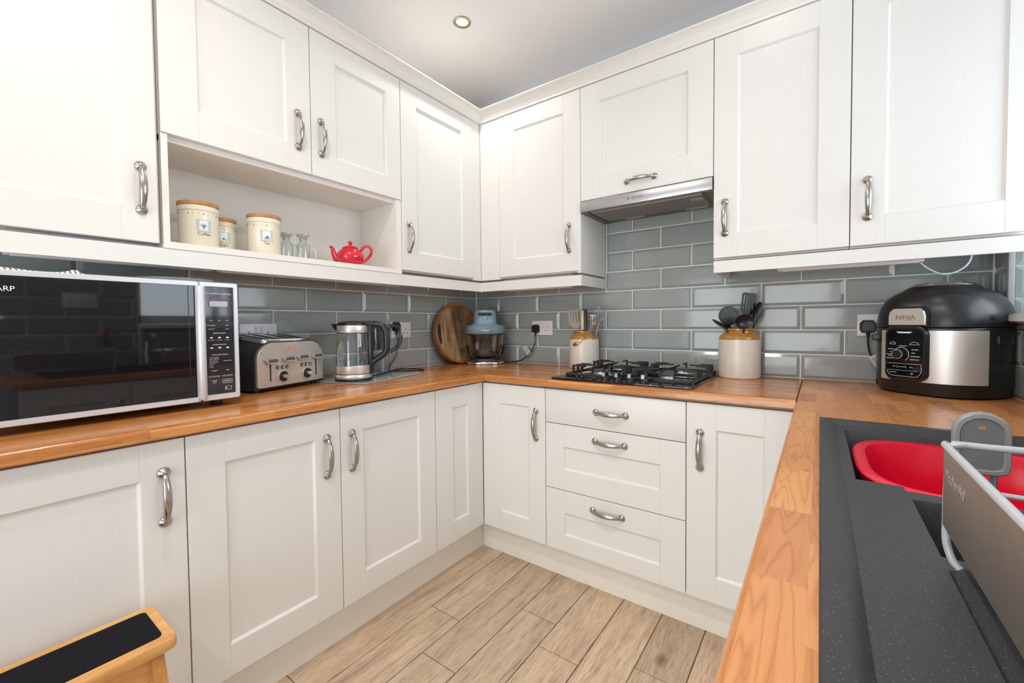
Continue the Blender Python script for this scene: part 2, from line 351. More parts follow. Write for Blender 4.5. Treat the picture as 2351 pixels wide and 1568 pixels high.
def plate(bm, outline, t0, t1, plane='xz', c=(0, 0, 0), mi=0, chamfer=0.0):
    """extrude a 2D outline between t0 and t1 along the third axis"""
    def P(u, v, t):
        return {'xz': (c[0]+u, c[1]+t, c[2]+v), 'xy': (c[0]+u, c[1]+v, c[2]+t), 'yz': (c[0]+t, c[1]+u, c[2]+v)}[plane]
    if chamfer:
        cx = sum(p[0] for p in outline)/len(outline); cy = sum(p[1] for p in outline)/len(outline)
        def ins(u, v):
            du, dv = u-cx, v-cy; l = math.hypot(du, dv) or 1; return u-du/l*chamfer, v-dv/l*chamfer
        s = 1 if t1 > t0 else -1
        rings = [[P(*ins(u, v), t0) for u, v in outline], [P(u, v, t0+s*chamfer) for u, v in outline],
                 [P(u, v, t1-s*chamfer) for u, v in outline], [P(*ins(u, v), t1) for u, v in outline]]
    else:
        rings = [[P(u, v, t0) for u, v in outline], [P(u, v, t1) for u, v in outline]]
    loft(bm, rings, mi)
def fin(bm, name, mats, parent=None, loc=(0, 0, 0), rot=(0, 0, 0), smooth=40, world_off=None):
    """turn a bmesh into one mesh object. smooth = angle below which edges shade smooth"""
    bmesh.ops.recalc_face_normals(bm, faces=bm.faces)
    if smooth:
        for f in bm.faces: f.smooth = True
        lim = R(smooth)
        for e in bm.edges:
            e.smooth = not (len(e.link_faces) != 2 or e.calc_face_angle(0) > lim)
    me = bpy.data.meshes.new(name); bm.to_mesh(me); bm.free()
    for m_ in (mats if isinstance(mats, (list, tuple)) else [mats]): me.materials.append(m_)
    o = bpy.data.objects.new(name, me); COL.objects.link(o)
    o.location = loc; o.rotation_euler = rot
    if parent: o.parent = parent
    return o
def inst(me, name, parent, loc=(0, 0, 0), rot=(0, 0, 0), scale=(1, 1, 1)):
    o = bpy.data.objects.new(name, me); COL.objects.link(o); o.parent = parent
    o.location = loc; o.rotation_euler = rot; o.scale = scale; return o
def tag(o, label=None, cat=None, group=None, kind=None):
    if label: o['label'] = label
    if cat: o['category'] = cat
    if group: o['group'] = group
    if kind: o['kind'] = kind
    return o
def root(name, loc, rz=0.0, label=None, cat=None, group=None, kind=None):
    o = bpy.data.objects.new(name, None); COL.objects.link(o); o.empty_display_size = 0.05
    o.location = loc; o.rotation_euler = (0, 0, rz); return tag(o, label, cat, group, kind)
def BM(): return bmesh.new()
def text(parent, items, m_, name='lettering', extrude=0.0003):
    """items: (string, size, (x,y,z), rotation euler, align). All joined into one mesh part."""
    bm = BM()
    for s, size, loc, rot, al in items:
        cu = bpy.data.curves.new('t', 'FONT'); cu.body = s; cu.size = size; cu.align_x = al; cu.align_y = 'CENTER'; cu.extrude = extrude; cu.resolution_u = 3
        ob = bpy.data.objects.new('t', cu); COL.objects.link(ob)
        bpy.context.view_layer.update()
        me = bpy.data.meshes.new_from_object(ob.evaluated_get(bpy.context.evaluated_depsgraph_get()))
        from mathutils import Euler
        me.transform(Matrix.Translation(loc) @ Euler(rot).to_matrix().to_4x4())
        bm.from_mesh(me); bpy.data.objects.remove(ob); bpy.data.curves.remove(cu); bpy.data.meshes.remove(me)
    return fin(bm, name, m_, parent, smooth=0)
FRONT = (R(90), 0, 0)     # text lying in local xz, read from -y

# ================================================================ SETTING
bm = BM(); box(bm, -0.2, 2.9, -4.6, 0.2, -0.10, -0.006)
floor = fin(bm, 'floor', m_floorgrout); tag(floor, kind='structure')
# floor tiles like planks, laid towards the back wall
JOINT = {-1: -0.696, 0: -1.071, 1: -1.265, 2: -0.872, 3: -1.000, 4: -1.38, 5: -0.897, 6: -1.17, 7: -0.8, 8: -1.3, -2: -1.2, -3: -0.9}
PW, PL = 0.1583, 0.9
def plank_mesh(w_, l_):
    bm = BM(); g = 0.0014; box(bm, g, w_-g, g, l_-g, -0.006, 0.0, bev=0.0012)
    me = bpy.data.meshes.new('plank'); bmesh.ops.recalc_face_normals(bm, faces=bm.faces); bm.to_mesh(me); bm.free(); me.materials.append(m_plank); return me
full_plank = plank_mesh(PW, PL)
for k in range(-1, 9):
    x = 0.655 + PW*k
    y = JOINT[k]
    while y < -0.40: y += PL
    if x < 0.4 or x > 2.0: pass
    y -= PL
    while y > -4.4:
        # top (far) end of this plank is y+PL
        y1 = y + PL; y0 = y
        if y1 > -0.50 and y0 < -0.50: y1 = -0.50
        y0c = max(y0, -4.38)
        if y1 - y0c > 0.03 and y1 <= -0.49:
            if abs((y1-y0c) - PL) < 1e-4: o = inst(full_plank, 'plank', floor, (x, y0c, 0))
            else: o = inst(plank_mesh(PW, y1-y0c), 'plank', floor, (x, y0c, 0))
        y -= PL
bm = BM(); box(bm, -0.2, 2.9, -4.6, 0.2, ZC, ZC+0.1); ceiling = fin(bm, 'ceiling', m_ceil); tag(ceiling, kind='structure')
bm = BM(); box(bm, -0.2, 2.9, 0.0, 0.2, 0, ZC); wall_back = fin(bm, 'wall_back', m_wall); tag(wall_back, kind='structure')
bm = BM(); box(bm, -0.2, 0.0, -4.6, 0.0, 0, ZC); wall_left = fin(bm, 'wall_left', m_wall); tag(wall_left, kind='structure')
WY0, WY1, WZ0, WZ1 = -1.45, -0.157, 1.150, 2.35
bm = BM()
box(bm, W, W+0.30, -4.6, WY0, 0, ZC); box(bm, W, W+0.30, WY1, 0.0, 0, ZC)
box(bm, W, W+0.30, WY0, WY1, 0, WZ0); box(bm, W, W+0.30, WY0, WY1, WZ1, ZC)
wall_right = fin(bm, 'wall_right', m_wall); tag(wall_right, kind='structure')
PX0, PX1, PZ1 = 0.30, 2.20, 2.10
bm = BM()
box(bm, 0, PX0, -4.6, -4.4, 0, ZC); box(bm, PX1, W, -4.6, -4.4, 0, ZC); box(bm, PX0, PX1, -4.6, -4.4, PZ1, ZC)
wall_rear = fin(bm, 'wall_rear', m_wall); tag(wall_rear, kind='structure')
# kitchen window
win = root('window_1', (W+0.20, (WY0+WY1)/2, WZ0), kind='structure')
hw = (WY1-WY0)/2; hh = WZ1-WZ0
bm = BM()
for a, b in ((-hw, -hw+0.06), (hw-0.06, hw), (-0.04, 0.04)): box(bm, 0, 0.06, a, b, 0.03, hh, bev=0.004)
box(bm, 0, 0.06, -hw, hw, 0.03, 0.09, bev=0.004); box(bm, 0, 0.06, -hw, hw, hh-0.06, hh, bev=0.004)
fin(bm, 'window_frame', m_window, win)
for a, b in ((-hw+0.06, -0.04), (0.04, hw-0.06)):
    bm = BM(); box(bm, 0.025, 0.031, a, b, 0.09, hh-0.06); fin(bm, 'pane', m_glass, win)
bm = BM(); box(bm, -0.235, 0.0, -hw, hw, 0.0, 0.028, bev=0.005); fin(bm, 'window_sill', m_window, win)
# unseen glazed door behind the camera, added as an opening for the rear fill
dr = root('door_1', ((PX0+PX1)/2, -4.5, 0), kind='structure')
bm = BM(); hw2 = (PX1-PX0)/2
for a, b in ((-hw2, -hw2+0.08), (hw2-0.08, hw2), (-0.06, 0.06)): box(bm, a, b, -0.03, 0.03, 0, PZ1, bev=0.004)
box(bm, -hw2, hw2, -0.03, 0.03, 0, 0.12, bev=0.004); box(bm, -hw2, hw2, -0.03, 0.03, PZ1-0.08, PZ1, bev=0.004)
fin(bm, 'door_frame', m_window, dr)
for a, b in ((-hw2+0.08, -0.06), (0.06, hw2-0.08)):
    bm = BM(); box(bm, a, b, -0.003, 0.003, 0.12, PZ1-0.08); fin(bm, 'pane', m_glass, dr)

# ---------------------------------------------------------------- wall tiles (bevelled 300 x 100)
TC = {}
def tile_mesh(w_, h_):
    key = (round(w_, 3), round(h_, 3))
    if key in TC: return TC[key]
    bm = BM(); g = 0.0019
    w2, h2 = w_-2*g, h_-2*g
    def ring(i, y):
        return [(g+i, y, g+i), (g+w2-i, y, g+i), (g+w2-i, y, g+h2-i), (g+i, y, g+h2-i)]
    bv = min(0.013, w2*0.3, h2*0.3)
    loft(bm, [ring(0, 0.0), ring(0, -0.0006), ring(0.0005, -0.0011), ring(bv, -0.0060)], cap0=False)
    bmesh.ops.recalc_face_normals(bm, faces=bm.faces)
    me = bpy.data.meshes.new('tile'); bm.to_mesh(me); bm.free(); me.materials.append(m_tile); TC[key] = me; return me
def place_tile(parent, side, a0, a1, z0, z1):
    """a = run along the wall. back: +x ; left: -y ; right: -y"""
    if a1-a0 < 0.012 or z1-z0 < 0.012: return
    me = tile_mesh(a1-a0, z1-z0)
    t = R(random.uniform(-0.25, 0.25)); t2 = R(random.uniform(-0.25, 0.25))
    if side == 'back': inst(me, 'tile', parent, (a0, -0.0012, z0), (t, 0, t2))
    if side == 'left': inst(me, 'tile', parent, (0.0012, -a1, z0), (t, 0, PI/2+t2))
    if side == 'right': inst(me, 'tile', parent, (W-0.0012, -a0, z0), (t, 0, -PI/2+t2))
def rows(parent, side, off, r0, r1, lo, hi, ztop=9):
    for r in range(r0, r1):
        z0 = ZT + r*RW; z1 = min(z0+RW, ztop)
        a = off + (r % 2)*HP - 2*HP
        while a < hi:
            place_tile(parent, side, max(a, lo), min(a+2*HP, hi), z0, z1)
            a += 2*HP
def grout(parent, x0, x1, y0, y1, z0, z1):
    bm = BM(); box(bm, x0, x1, y0, y1, z0, z1); o = fin(bm, 'grout', m_grout, parent); return o
rows(wall_back, 'back', 0.0558, 0, 5, 0.006, W-0.006)
rows(wall_back, 'back', 0.0558, 5, 8, 0.9690, 1.5740, 1.735)
grout(wall_back, 0, W, -0.0014, 0.0, ZT-0.02, ZT+5*RW); grout(wall_back, 0.966, 1.577, -0.0014, 0.0, ZT+5*RW, 1.74)
rows(wall_left, 'left', 0.1577, 0, 5, 0.006, 2.36)
grout(wall_left, 0.0, 0.0014, -2.36, -0.0014, ZT-0.02, ZT+5*RW)
rows(wall_right, 'right', 0.12, 0, 3, 0.006, 1.445, WZ0)
rows(wall_right, 'right', 0.12, 0, 8, 1.455, 2.06)
rows(wall_right, 'right', -0.06, 2, 5, 0.006, 0.150)
grout(wall_right, W-0.0014, W, WY0-0.005, -0.0014, ZT-0.02, WZ0); grout(wall_right, W-0.0014, W, -2.06, WY0-0.005, ZT-0.02, ZT+8*RW)
grout(wall_right, W-0.0014, W, WY1+0.003, -0.0014, WZ0, 2.34)
for r in range(2, 12):                                   # tiled window jamb facing the camera
    me = tile_mesh(0.19, RW); inst(me, 'tile', wall_right, (W+0.006, WY1-0.0012, ZT+r*RW))
bm = BM(); box(bm, W-0.011, W+0.006, WY1-0.011, WY1+0.003, WZ0+0.028, 2.34, bev=0.004, seg=3)
tag(fin(bm, 'trim_1', plain('grey_tile_trim', (0.36, 0.36, 0.35), 0.4)), kind='structure')

# ================================================================ CABINETS
def handle_mesh():
    bm = BM(); n = 18; L_ = 0.064; pts = []; rr = []
    for i in range(n+1):
        t = i/n; z = -L_ + 2*L_*t; s = math.sin(PI*t)
        y = -0.006 - 0.024*(s**0.55)
        pts.append((0, y, z)); rr.append(0.0050 + 0.0034*s**1.3)
    tube(bm, pts, rr, 10, flat=(1.15, 0.72), up=Vector((0, 1, 0)))
    for s in (-1, 1):
        lathe(bm, [(0.0142, 0.0), (0.0145, -0.002), (0.0128, -0.0050), (0.0082, -0.0072), (0.0062, -0.0095), (0.0050, -0.0110)], 18, (0, 0, s*L_), axis='y', cap0=False)
    bmesh.ops.recalc_face_normals(bm, faces=bm.faces)
    for f in bm.faces: f.smooth = True
    me = bpy.data.meshes.new('handle'); bm.to_mesh(me); bm.free(); me.materials.append(m_steel); return me
HANDLE = handle_mesh()
def shaker(parent, x0, x1, z0, z1, handle=None, fw=0.093, fwt=None, fwb=None, name='door', flat=False, fwl=None, fwr=None, y=0.0):
    """door or drawer front in the unit's local frame (front at y, facing -y) with its centre panel and handle"""
    g = 0.0015; fwt = fwt or fw; fwb = fwb or fw; fwl = fwl or fw; fwr = fwr or fw
    x0 += g; x1 -= g; z0 += g; z1 -= g; T = 0.020
    d = bpy.data.objects.new(name, None)
    bm = BM()
    if flat:
        box(bm, 0, x1-x0, 0, T, 0, z1-z0, 1, bev=0.0018, seg=2)
    else:
        w_, h_ = x1-x0, z1-z0; b = 0.0010
        box(bm, 0, fwl, 0, T, 0, h_, 0, bev=b); box(bm, w_-fwr, w_, 0, T, 0, h_, 0, bev=b)
        box(bm, fwl, w_-fwr, 0, T, 0, fwb, 1, bev=b); box(bm, fwl, w_-fwr, 0, T, h_-fwt, h_, 1, bev=b)
        # sloped bead round the inner opening
        i = 0.0065; dep = 0.0075
        A = [(fwl, 0.0006, fwb), (w_-fwr, 0.0006, fwb), (w_-fwr, 0.0006, h_-fwt), (fwl, 0.0006, h_-fwt)]
        Bq = [(fwl+i, dep, fwb+i), (w_-fwr-i, dep, fwb+i), (w_-fwr-i, dep, h_-fwt-i), (fwl+i, dep, h_-fwt-i)]
        for k in range(4):
            j = (k+1) % 4; bm.faces.new([bm.verts.new(p) for p in (A[k], A[j], Bq[j], Bq[k])]).material_index = 1 if k % 2 == 0 else 0
    door = fin(bm, name, [m_door_v, m_door_h], parent, (x0, y, z0), smooth=30)
    if not flat:
        bm = BM(); box(bm, fwl+0.002, w_-fwr-0.002, 0.0075, 0.016, fwb+0.002, h_-fwt-0.002)
        fin(bm, 'panel', m_door_v, door)
    bpy.data.objects.remove(d)
    if handle:
        o, hx, hz = handle
        inst(HANDLE, 'handle', door, (hx-x0, 0, hz-z0), (0, R(90) if o == 'h' else 0, 0))
    return door
def carcass(parent, parts, name='carcass', m_=None):
    bm = BM()
    for p in parts: box(bm, *p)
    return fin(bm, name, m_ or m_carc, parent, smooth=0)

# --- left run, base (local x -> +y, local y -> -x). local depth to wall = DL
def base_left(y0, y1, label, handle, depth=DL-0.012, doorx=None):
    u = root('base_cabinet', (DL, y0, 0), PI/2, label, 'cabinet')
    wd = y1-y0
    carcass(u, [(0.001, wd-0.001, 0.034, depth, ZD0, 0.876)])
    shaker(u, 0, wd, ZD0, ZD1, handle)
    return u
base_left(-2.327, -1.8697, 'cream shaker base cabinet under the microwave, wooden step stool standing before it', ('v', 0.457-0.047, 0.720))
base_left(-1.8697, -1.4141, 'cream shaker base cabinet under the toaster, handle beside the neighbouring door handle', ('v', 0.4556-0.052, 0.708))
base_left(-1.4141, -0.9526, 'cream shaker base cabinet under the kettle, second along from the inner corner', ('v', 0.046, 0.705))
# --- corner base unit, L shaped: one blank leaf and one handled door
u = root('corner_base_cabinet', (DL, -DB, 0), 0, 'cream corner base cabinet below the blue air fryer, narrow leaf on each side', 'cabinet')
bm = BM(); box(bm, -0.55, -0.034, -0.326, 0.60, ZD0, 0.876); box(bm, -0.034, 0.366, 0.034, 0.60, ZD0, 0.876); fin(bm, 'carcass', m_carc, u, smooth=0)
d = shaker(u, 0.0, 0.368, ZD0, ZD1, ('v', 0.317, 0.694), fwl=0.110, fwr=0.090)
d2 = shaker(u, 0.0, 0.3265, ZD0, ZD1, None, fwl=0.110, fwr=0.112)
d2.rotation_euler = (0, 0, PI/2); d2.location = (0, -0.3276+0.0015, ZD0+0.0015)
# --- back run
u = root('drawer_cabinet', (0.9379, -DB, 0), 0, 'cream three-drawer base cabinet under the gas hob', 'drawer cabinet')
carcass(u, [(0.001, 0.606, 0.034, 0.60, ZD0, 0.876)]); wd = 0.6071
ZG1, ZG2 = 0.7138, 0.4200
shaker(u, 0, wd, ZG1, ZD1, ('h', 0.312, 0.786), name='drawer', flat=True)
shaker(u, 0, wd, ZG2, ZG1, ('h', 0.307, 0.662), name='drawer', fwb=0.091, fwt=0.098)
shaker(u, 0, wd, ZD0, ZG2, ('h', 0.296, 0.366), name='drawer', fwb=0.075, fwt=0.100)
u = root('base_cabinet', (1.545, -DB, 0), 0, 'cream shaker base cabinet right of the drawers, partly behind the sink worktop', 'cabinet')
carcass(u, [(0.001, 0.344, 0.034, 0.60, ZD0, 0.876)]); shaker(u, 0, 0.345, ZD0, ZD1, ('v', 0.048, 0.695), fwl=0.100)
# --- right run under the sink (facing -x)
for i, (ya, yb) in enumerate(((-0.66, -1.16), (-1.16, -1.62), (-1.62, -2.02))):
    lab = ('cream base cabinet below the sink bowls, hidden under the right worktop', 'cream base cabinet below the dish rack, in the middle of the right run', 'cream base cabinet at the near end of the right run')[i]
    u = root('base_cabinet', (W-DR, ya, 0), -PI/2, lab, 'cabinet')
    wd = ya-yb
    carcass(u, [(0.001, wd-0.001, 0.021, 0.035, ZD0, 0.876), (0.001, 0.018, 0.035, DR-0.012, ZD0, 0.66), (wd-0.018, wd-0.001, 0.035, DR-0.012, ZD0, 0.66), (0.018, wd-0.018, 0.035, DR-0.012, ZD0, ZD0+0.018)])
    shaker(u, 0, wd, ZD0, ZD1, ('v', 0.05, 0.70))
# --- plinths
bm = BM(); box(bm, 0.505, 0.521, -2.33, -0.576, 0.0, ZD0+0.004, bev=0.0008); tag(fin(bm, 'plinth', m_plinth), 'cream plinth board below the left base cabinets', 'plinth')
bm = BM(); box(bm, 0.521, 1.93, -0.576, -0.560, 0.0, ZD0+0.004, bev=0.0008); tag(fin(bm, 'plinth', m_plinth), 'cream plinth board below the drawers and the corner door', 'plinth')
bm = BM(); box(bm, 1.93, 1.946, -2.02, -0.576, 0.0, ZD0+0.004, bev=0.0008); tag(fin(bm, 'plinth', m_plinth), 'cream plinth board below the sink cabinets', 'plinth')

# --- wall units, left wall
def wall_unit_left(y0, y1, label): return root('wall_cabinet', (UL, y0, 0), PI/2, label, 'cabinet')
DU = UL-0.012
u = wall_unit_left(-2.33, -1.8316, 'tall cream wall cabinet above the microwave, left of the open shelf')
wd = 2.33-1.8316
carcass(u, [(0.001, wd-0.001, 0.030, DU, ZU0-0.004, ZU1)]); shaker(u, 0, wd-0.010, ZU0-0.010, ZU1, ('v', wd-0.050, 1.573), fwb=0.098, fwr=0.084)
# open-shelf unit with two short doors above
u = root('shelf_cabinet', (UL, -1.8316, 0), PI/2, 'cream wall cabinet with two short doors over an open shelf niche', 'cabinet')
wd = 1.8316-0.9068; zb = 1.405
carcass(u, [(0.001, 0.018, 0.004, DU, zb, ZS), (wd-0.030, wd-0.001, 0.004, DU, zb, ZS), (0.018, wd-0.030, 0.004, DU, zb, 1.4260), (0.018, wd-0.030, DU-0.012, DU, 1.426, ZS),
            (0.001, wd-0.001, 0.021, DU, ZS-0.018, ZU1)])
xm = 1.8316-1.3525
shaker(u, 0.0, xm, ZS, ZU1, ('v', xm-0.052, 1.912), fwl=0.10); shaker(u, xm, wd, ZS, ZU1, ('v', xm+0.042, 1.913), fwl=0.108, fwr=0.08)
# corner wall unit: two handled doors and two fillers
u = root('corner_wall_cabinet', (UL, -UB, 0), 0, 'cream corner wall cabinet above the blue air fryer with a handled door each side', 'cabinet')
bm = BM(); e1 = 0.9068-UB
box(bm, -DU, -0.021, -e1+0.001, UB-0.012, ZU0-0.004, ZU1); box(bm, -0.021, 0.6521-0.020, 0.021, UB-0.012, ZU0-0.004, ZU1)
fin(bm, 'carcass', m_carc, u, smooth=0)
bm = BM(); box(bm, 0.6321, 0.6516, 0.004, UB-0.012, ZU0-0.010, ZU1); fin(bm, 'end_panel', m_door_v, u, smooth=0)
shaker(u, 0.1406, 0.6521, ZU0, ZU1, ('v', 0.586, 1.596), fwl=0.098, fwr=0.096)
d2 = shaker(u, 0.0, e1-0.066, ZU0, ZU1, ('v', 0.043, 1.588), fwl=0.098, fwr=0.090)
d2.rotation_euler = (0, 0, PI/2); d2.location = (0, -e1+0.0015, ZU0+0.0015)
bm = BM(); box(bm, 0.0, 0.1396, 0.003, 0.021, ZU0-0.010, ZU1, bev=0.0008); fin(bm, 'filler', m_door_v, u)
bm = BM(); box(bm, -0.021, -0.003, -0.066, 0.0206, ZU0-0.010, ZU1, bev=0.0008); fin(bm, 'filler', m_door_v, u)
# hood unit
u = root('hood_cabinet', (0.9656, -UB, 0), 0, 'short cream wall cabinet with a lift-up door above the extractor hood', 'cabinet')
wd = 0.611
carcass(u, [(0.001, wd-0.001, 0.021, UB-0.012, 1.775, ZU1)]); shaker(u, 0, wd, 1.767, ZU1, ('h', 0.303, 1.819), fwb=0.110, fwl=0.10, fwr=0.10)
# right wall units
u = root('wall_cabinet', (1.5766, -UB, 0), 0, 'tall cream wall cabinet right of the extractor hood, handle near the hood', 'cabinet')
wd = 2.024-1.5766
carcass(u, [(0.001, wd-0.001, 0.030, UB-0.012, ZU0-0.004, ZU1)]); shaker(u, 0, wd, ZU0, ZU1, ('v', 0.044, 1.589), fwl=0.088)
u = root('wall_cabinet', (2.024, -UB, 0), 0, 'tall cream wall cabinet above the black pressure cooker', 'cabinet')
wd = 0.4245
carcass(u, [(0.001, wd-0.004, 0.030, UB-0.012, ZU0-0.004, ZU1)]); shaker(u, 0, wd, ZU0, ZU1, ('v', 0.048, 1.587), fwl=0.093, fwr=0.052, fwb=0.098)
# light pelmets
def pelmet(pts, z0, z1, label, t=0.018):
    """polyline of the outer face, thickness inwards (left of travel)"""
    bm = BM()
    P = [Vector((*p, 0)) for p in pts]; n = len(P); inner = []
    for i in range(n):
        d0 = (P[i]-P[i-1]).normalized() if i else (P[1]-P[0]).normalized()
        d1 = (P[i+1]-P[i]).normalized() if i < n-1 else d0
        n0 = Vector((-d0.y, d0.x, 0)); n1 = Vector((-d1.y, d1.x, 0)); mm = (n0+n1)/(1+n0.dot(n1)); inner.append(P[i]+mm*t)
    for i in range(n-1):
        q = [P[i], P[i+1], inner[i+1], inner[i]]
        lo = [bm.verts.new((v.x, v.y, z0)) for v in q]; hi = [bm.verts.new((v.x, v.y, z1)) for v in q]
        bm.faces.new(lo); bm.faces.new(hi)
        for a in range(4): bm.faces.new((lo[a], lo[(a+1) % 4], hi[(a+1) % 4], hi[a]))
    bmesh.ops.remove_doubles(bm, verts=bm.verts, dist=1e-5)
    return tag(fin(bm, 'pelmet', m_door_h, smooth=0), label, 'pelmet')
xo = UL-0.006; yo = -UB+0.006
pelmet([(xo, -2.33), (xo, yo), (0.9656, yo), (0.9656, -0.012)], 1.351, 1.404, 'cream light pelmet running below the left and corner wall cabinets')
pelmet([(1.578, -0.012), (1.578, yo), (2.446, yo)], 1.366, 1.4145, 'cream light pelmet below the tall cabinets right of the hood')
# cornice
def cornice():
    prof = [(0.000, 0.0), (0.006, 0.0), (0.006, 0.010), (0.010, 0.014), (0.014, 0.024), (0.024, 0.036), (0.030, 0.040), (0.030, 0.044), (0.034, 0.045), (0.036, 0.047), (0.036, 0.049), (0.042, 0.050), (0.046, 0.053), (0.046, 0.058), (0.040, 0.058), (-0.03, 0.058), (-0.03, 0.0)]
    bm = BM(); rings = []
    z0 = ZU1+0.001
    for (x, y, kx, ky) in ((UL, -2.33, 1, 0), (UL, -UB, 1, -1), (2.446, -UB, 0, -1)):
        rings.append([(x+kx*o, y+ky*o, z0+h) for o, h in prof])
    loft(bm, rings)
    o = fin(bm, 'trim_2', m_cornice, smooth=25); return tag(o, 'cream moulded cornice on top of the wall cabinets', kind='structure')
cornice()

# --- worktops
def worktop(outline_boxes, m_, label, nose):
    bm = BM()
    for b in outline_boxes: box(bm, *b)
    # rounded nose along the front edge(s): half-round strip
    for axis, a0, a1, c, sgn in nose:
        r = 0.010; z1 = ZT; z0 = ZT-0.032; n = 6; prof = []
        for k in range(n+1): a = PI/2*k/n; prof.append((r*math.sin(a)-r, z1-r+r*math.cos(a)))
        prof += [(0, z0+0.004), (-0.004, z0), (-0.012, z0), (-0.012, z1)]
        ring = lambda t: [((c+sgn*o, t, z) if axis == 'y' else (t, c+sgn*o, z)) for o, z in prof]
        loft(bm, [ring(a0), ring(a1)])
    o = fin(bm, 'worktop', m_, smooth=35); return tag(o, label, 'worktop')
zb = ZT-0.032
worktop([(0.002, 0.5841, -2.345, -0.6402, zb, ZT)], m_top_y, 'oak-block worktop along the left wall, carrying the microwave and the toaster', [('y', -2.345, -0.6402, 0.5961, 1)])
worktop([(0.002, 1.881, -0.6282, -0.002, zb, ZT)], m_top_x, 'oak-block worktop along the back wall around the gas hob', [('x', 0.5961, 1.881, -0.6402, -1)])
SX0, SX1, SY0, SY1 = 1.950, 2.400, -1.900, -0.940      # sink cut-out
worktop([(1.8932, SX0, -2.045, -0.002, zb, ZT), (SX1, W-0.002, -2.045, -0.002, zb, ZT), (SX0, SX1, SY1, -0.002, zb, ZT), (SX0, SX1, -2.045, SY0, zb, ZT)],
        m_top_r, 'oak-block worktop under the window, cut out for the black sink', [('y', -2.045, -0.002, 1.8812, -1)])

# ================================================================ EXTRACTOR HOOD
u = root('extractor_hood', (0.9675, -UB, 1.710), 0, 'slim stainless steel extractor hood built in over the hob', 'extractor hood')
wd = 0.607
bm = BM(); box(bm, 0, wd, -0.010, 0.012, 0.002, 0.053, bev=0.002, seg=2); fin(bm, 'front_panel', m_hoodsteel, u)
bm = BM(); box(bm, 0.002, wd-0.002, 0.012, UB-0.010, 0.004, 0.045, bev=0.001); fin(bm, 'body', m_hooddark, u)
for xa_, xb_ in ((0.0, 0.030), (wd-0.030, wd)):
    bm = BM(); box(bm, xa_, xb_, 0.010, UB-0.020, 0.0, 0.02); fin(bm, 'side_rail', m_hooddark, u, smooth=0)
bm = BM()
loft(bm, [[(0.045, 0.022, 0.004), (wd-0.045, 0.022, 0.004), (wd-0.045, 0.225, 0.004), (0.045, 0.225, 0.004)],
          [(0.050, 0.027, -0.004), (wd-0.050, 0.027, -0.004), (wd-0.050, 0.220, -0.004), (0.050, 0.220, -0.004)],
          [(0.056, 0.033, -0.004), (wd-0.056, 0.033, -0.004), (wd-0.056, 0.214, -0.004), (0.056, 0.214, -0.004)],
          [(0.060, 0.037, -0.001), (wd-0.060, 0.037, -0.001), (wd-0.060, 0.210, -0.001), (0.060, 0.210, -0.001)]])
fin(bm, 'grease_filter', m_hoodgrey, u, smooth=20)
for x in (0.135, 0.44):
    bm = BM(); box(bm, x, x+0.10, 0.240, 0.268, -0.002, 0.006, bev=0.001); fin(bm, 'lamp_lens', plain('lamp_lens', (0.42, 0.40, 0.37), 0.3), u)
bm = BM(); box(bm, 0.500, 0.550, 0.075, 0.110, -0.0045, 0.0, bev=0.001); fin(bm, 'latch', plain('latch_grey', (0.45, 0.43, 0.40), 0.4), u)
bm = BM(); box(bm, 0.512, 0.520, 0.088, 0.096, -0.0055, -0.004); fin(bm, 'latch_button', m_black, u, smooth=0)
text(u, [('BOSCH', 0.0165, (0.290, -0.0104, 0.0275), FRONT, 'CENTER')], m_greytxt)
bm = BM(); lathe(bm, [(0.0062, 0), (0.0062, -0.0006), (0.0052, -0.0006), (0.0052, 0)], 24, (0.247, -0.0101, 0.0275), axis='y', cap0=False, cap1=False)
box(bm, 0.2443, 0.2451, -0.0108, -0.010, 0.0232, 0.0318); box(bm, 0.2489, 0.2497, -0.0108, -0.010, 0.0232, 0.0318); box(bm, 0.2447, 0.2493, -0.0108, -0.010, 0.0271, 0.0279)
fin(bm, 'emblem', m_greytxt, u)

# ================================================================ HOB
HX0, HX1, HY0, HY1 = 0.957, 1.560, -0.602, -0.075
u = root('gas_hob', ((HX0+HX1)/2, (HY0+HY1)/2, ZT), 0, 'black glass gas hob with four burners and cast iron pan supports', 'hob')
hx = (HX1-HX0)/2; hy = (HY1-HY0)/2
bm = BM(); box(bm, -hx, hx, -hy, hy, 0.0005, 0.009, bev=0.002, seg=2); fin(bm, 'glass_plate', m_blackgloss, u)
def burner(x, y, r):
    bm = BM(); lathe(bm, [(r+0.012, 0.009), (r+0.012, 0.012), (r+0.002, 0.013), (r, 0.026), (r-0.004, 0.028)], 28, (x, y, 0))
    b = fin(bm, 'burner', m_brushed, u)
    bm = BM(); lathe(bm, [(r-0.001, 0.028), (r+0.001, 0.030), (r, 0.034), (r-0.006, 0.036), (0.001, 0.036)], 28, (x, y, 0)); fin(bm, 'burner_cap', plain('burner_cap_grey', (0.05, 0.055, 0.065), 0.35), b)
    bm = BM()
    for k in range(24):
        a = 2*PI*k/24; ca, sa = math.cos(a), math.sin(a)
        tube(bm, [(x+(r+0.0005)*ca, y+(r+0.0005)*sa, 0.016), (x+(r-0.001)*ca, y+(r-0.001)*sa, 0.026)], 0.0012, 4)
    o = fin(bm, 'flame_ports', m_blackmat, b, smooth=0); o['kind'] = 'stuff'
burner(-0.138, -0.075, 0.038); burner(0.165, -0.090, 0.028); burner(-0.138, 0.150, 0.028); burner(0.165, 0.150, 0.036)
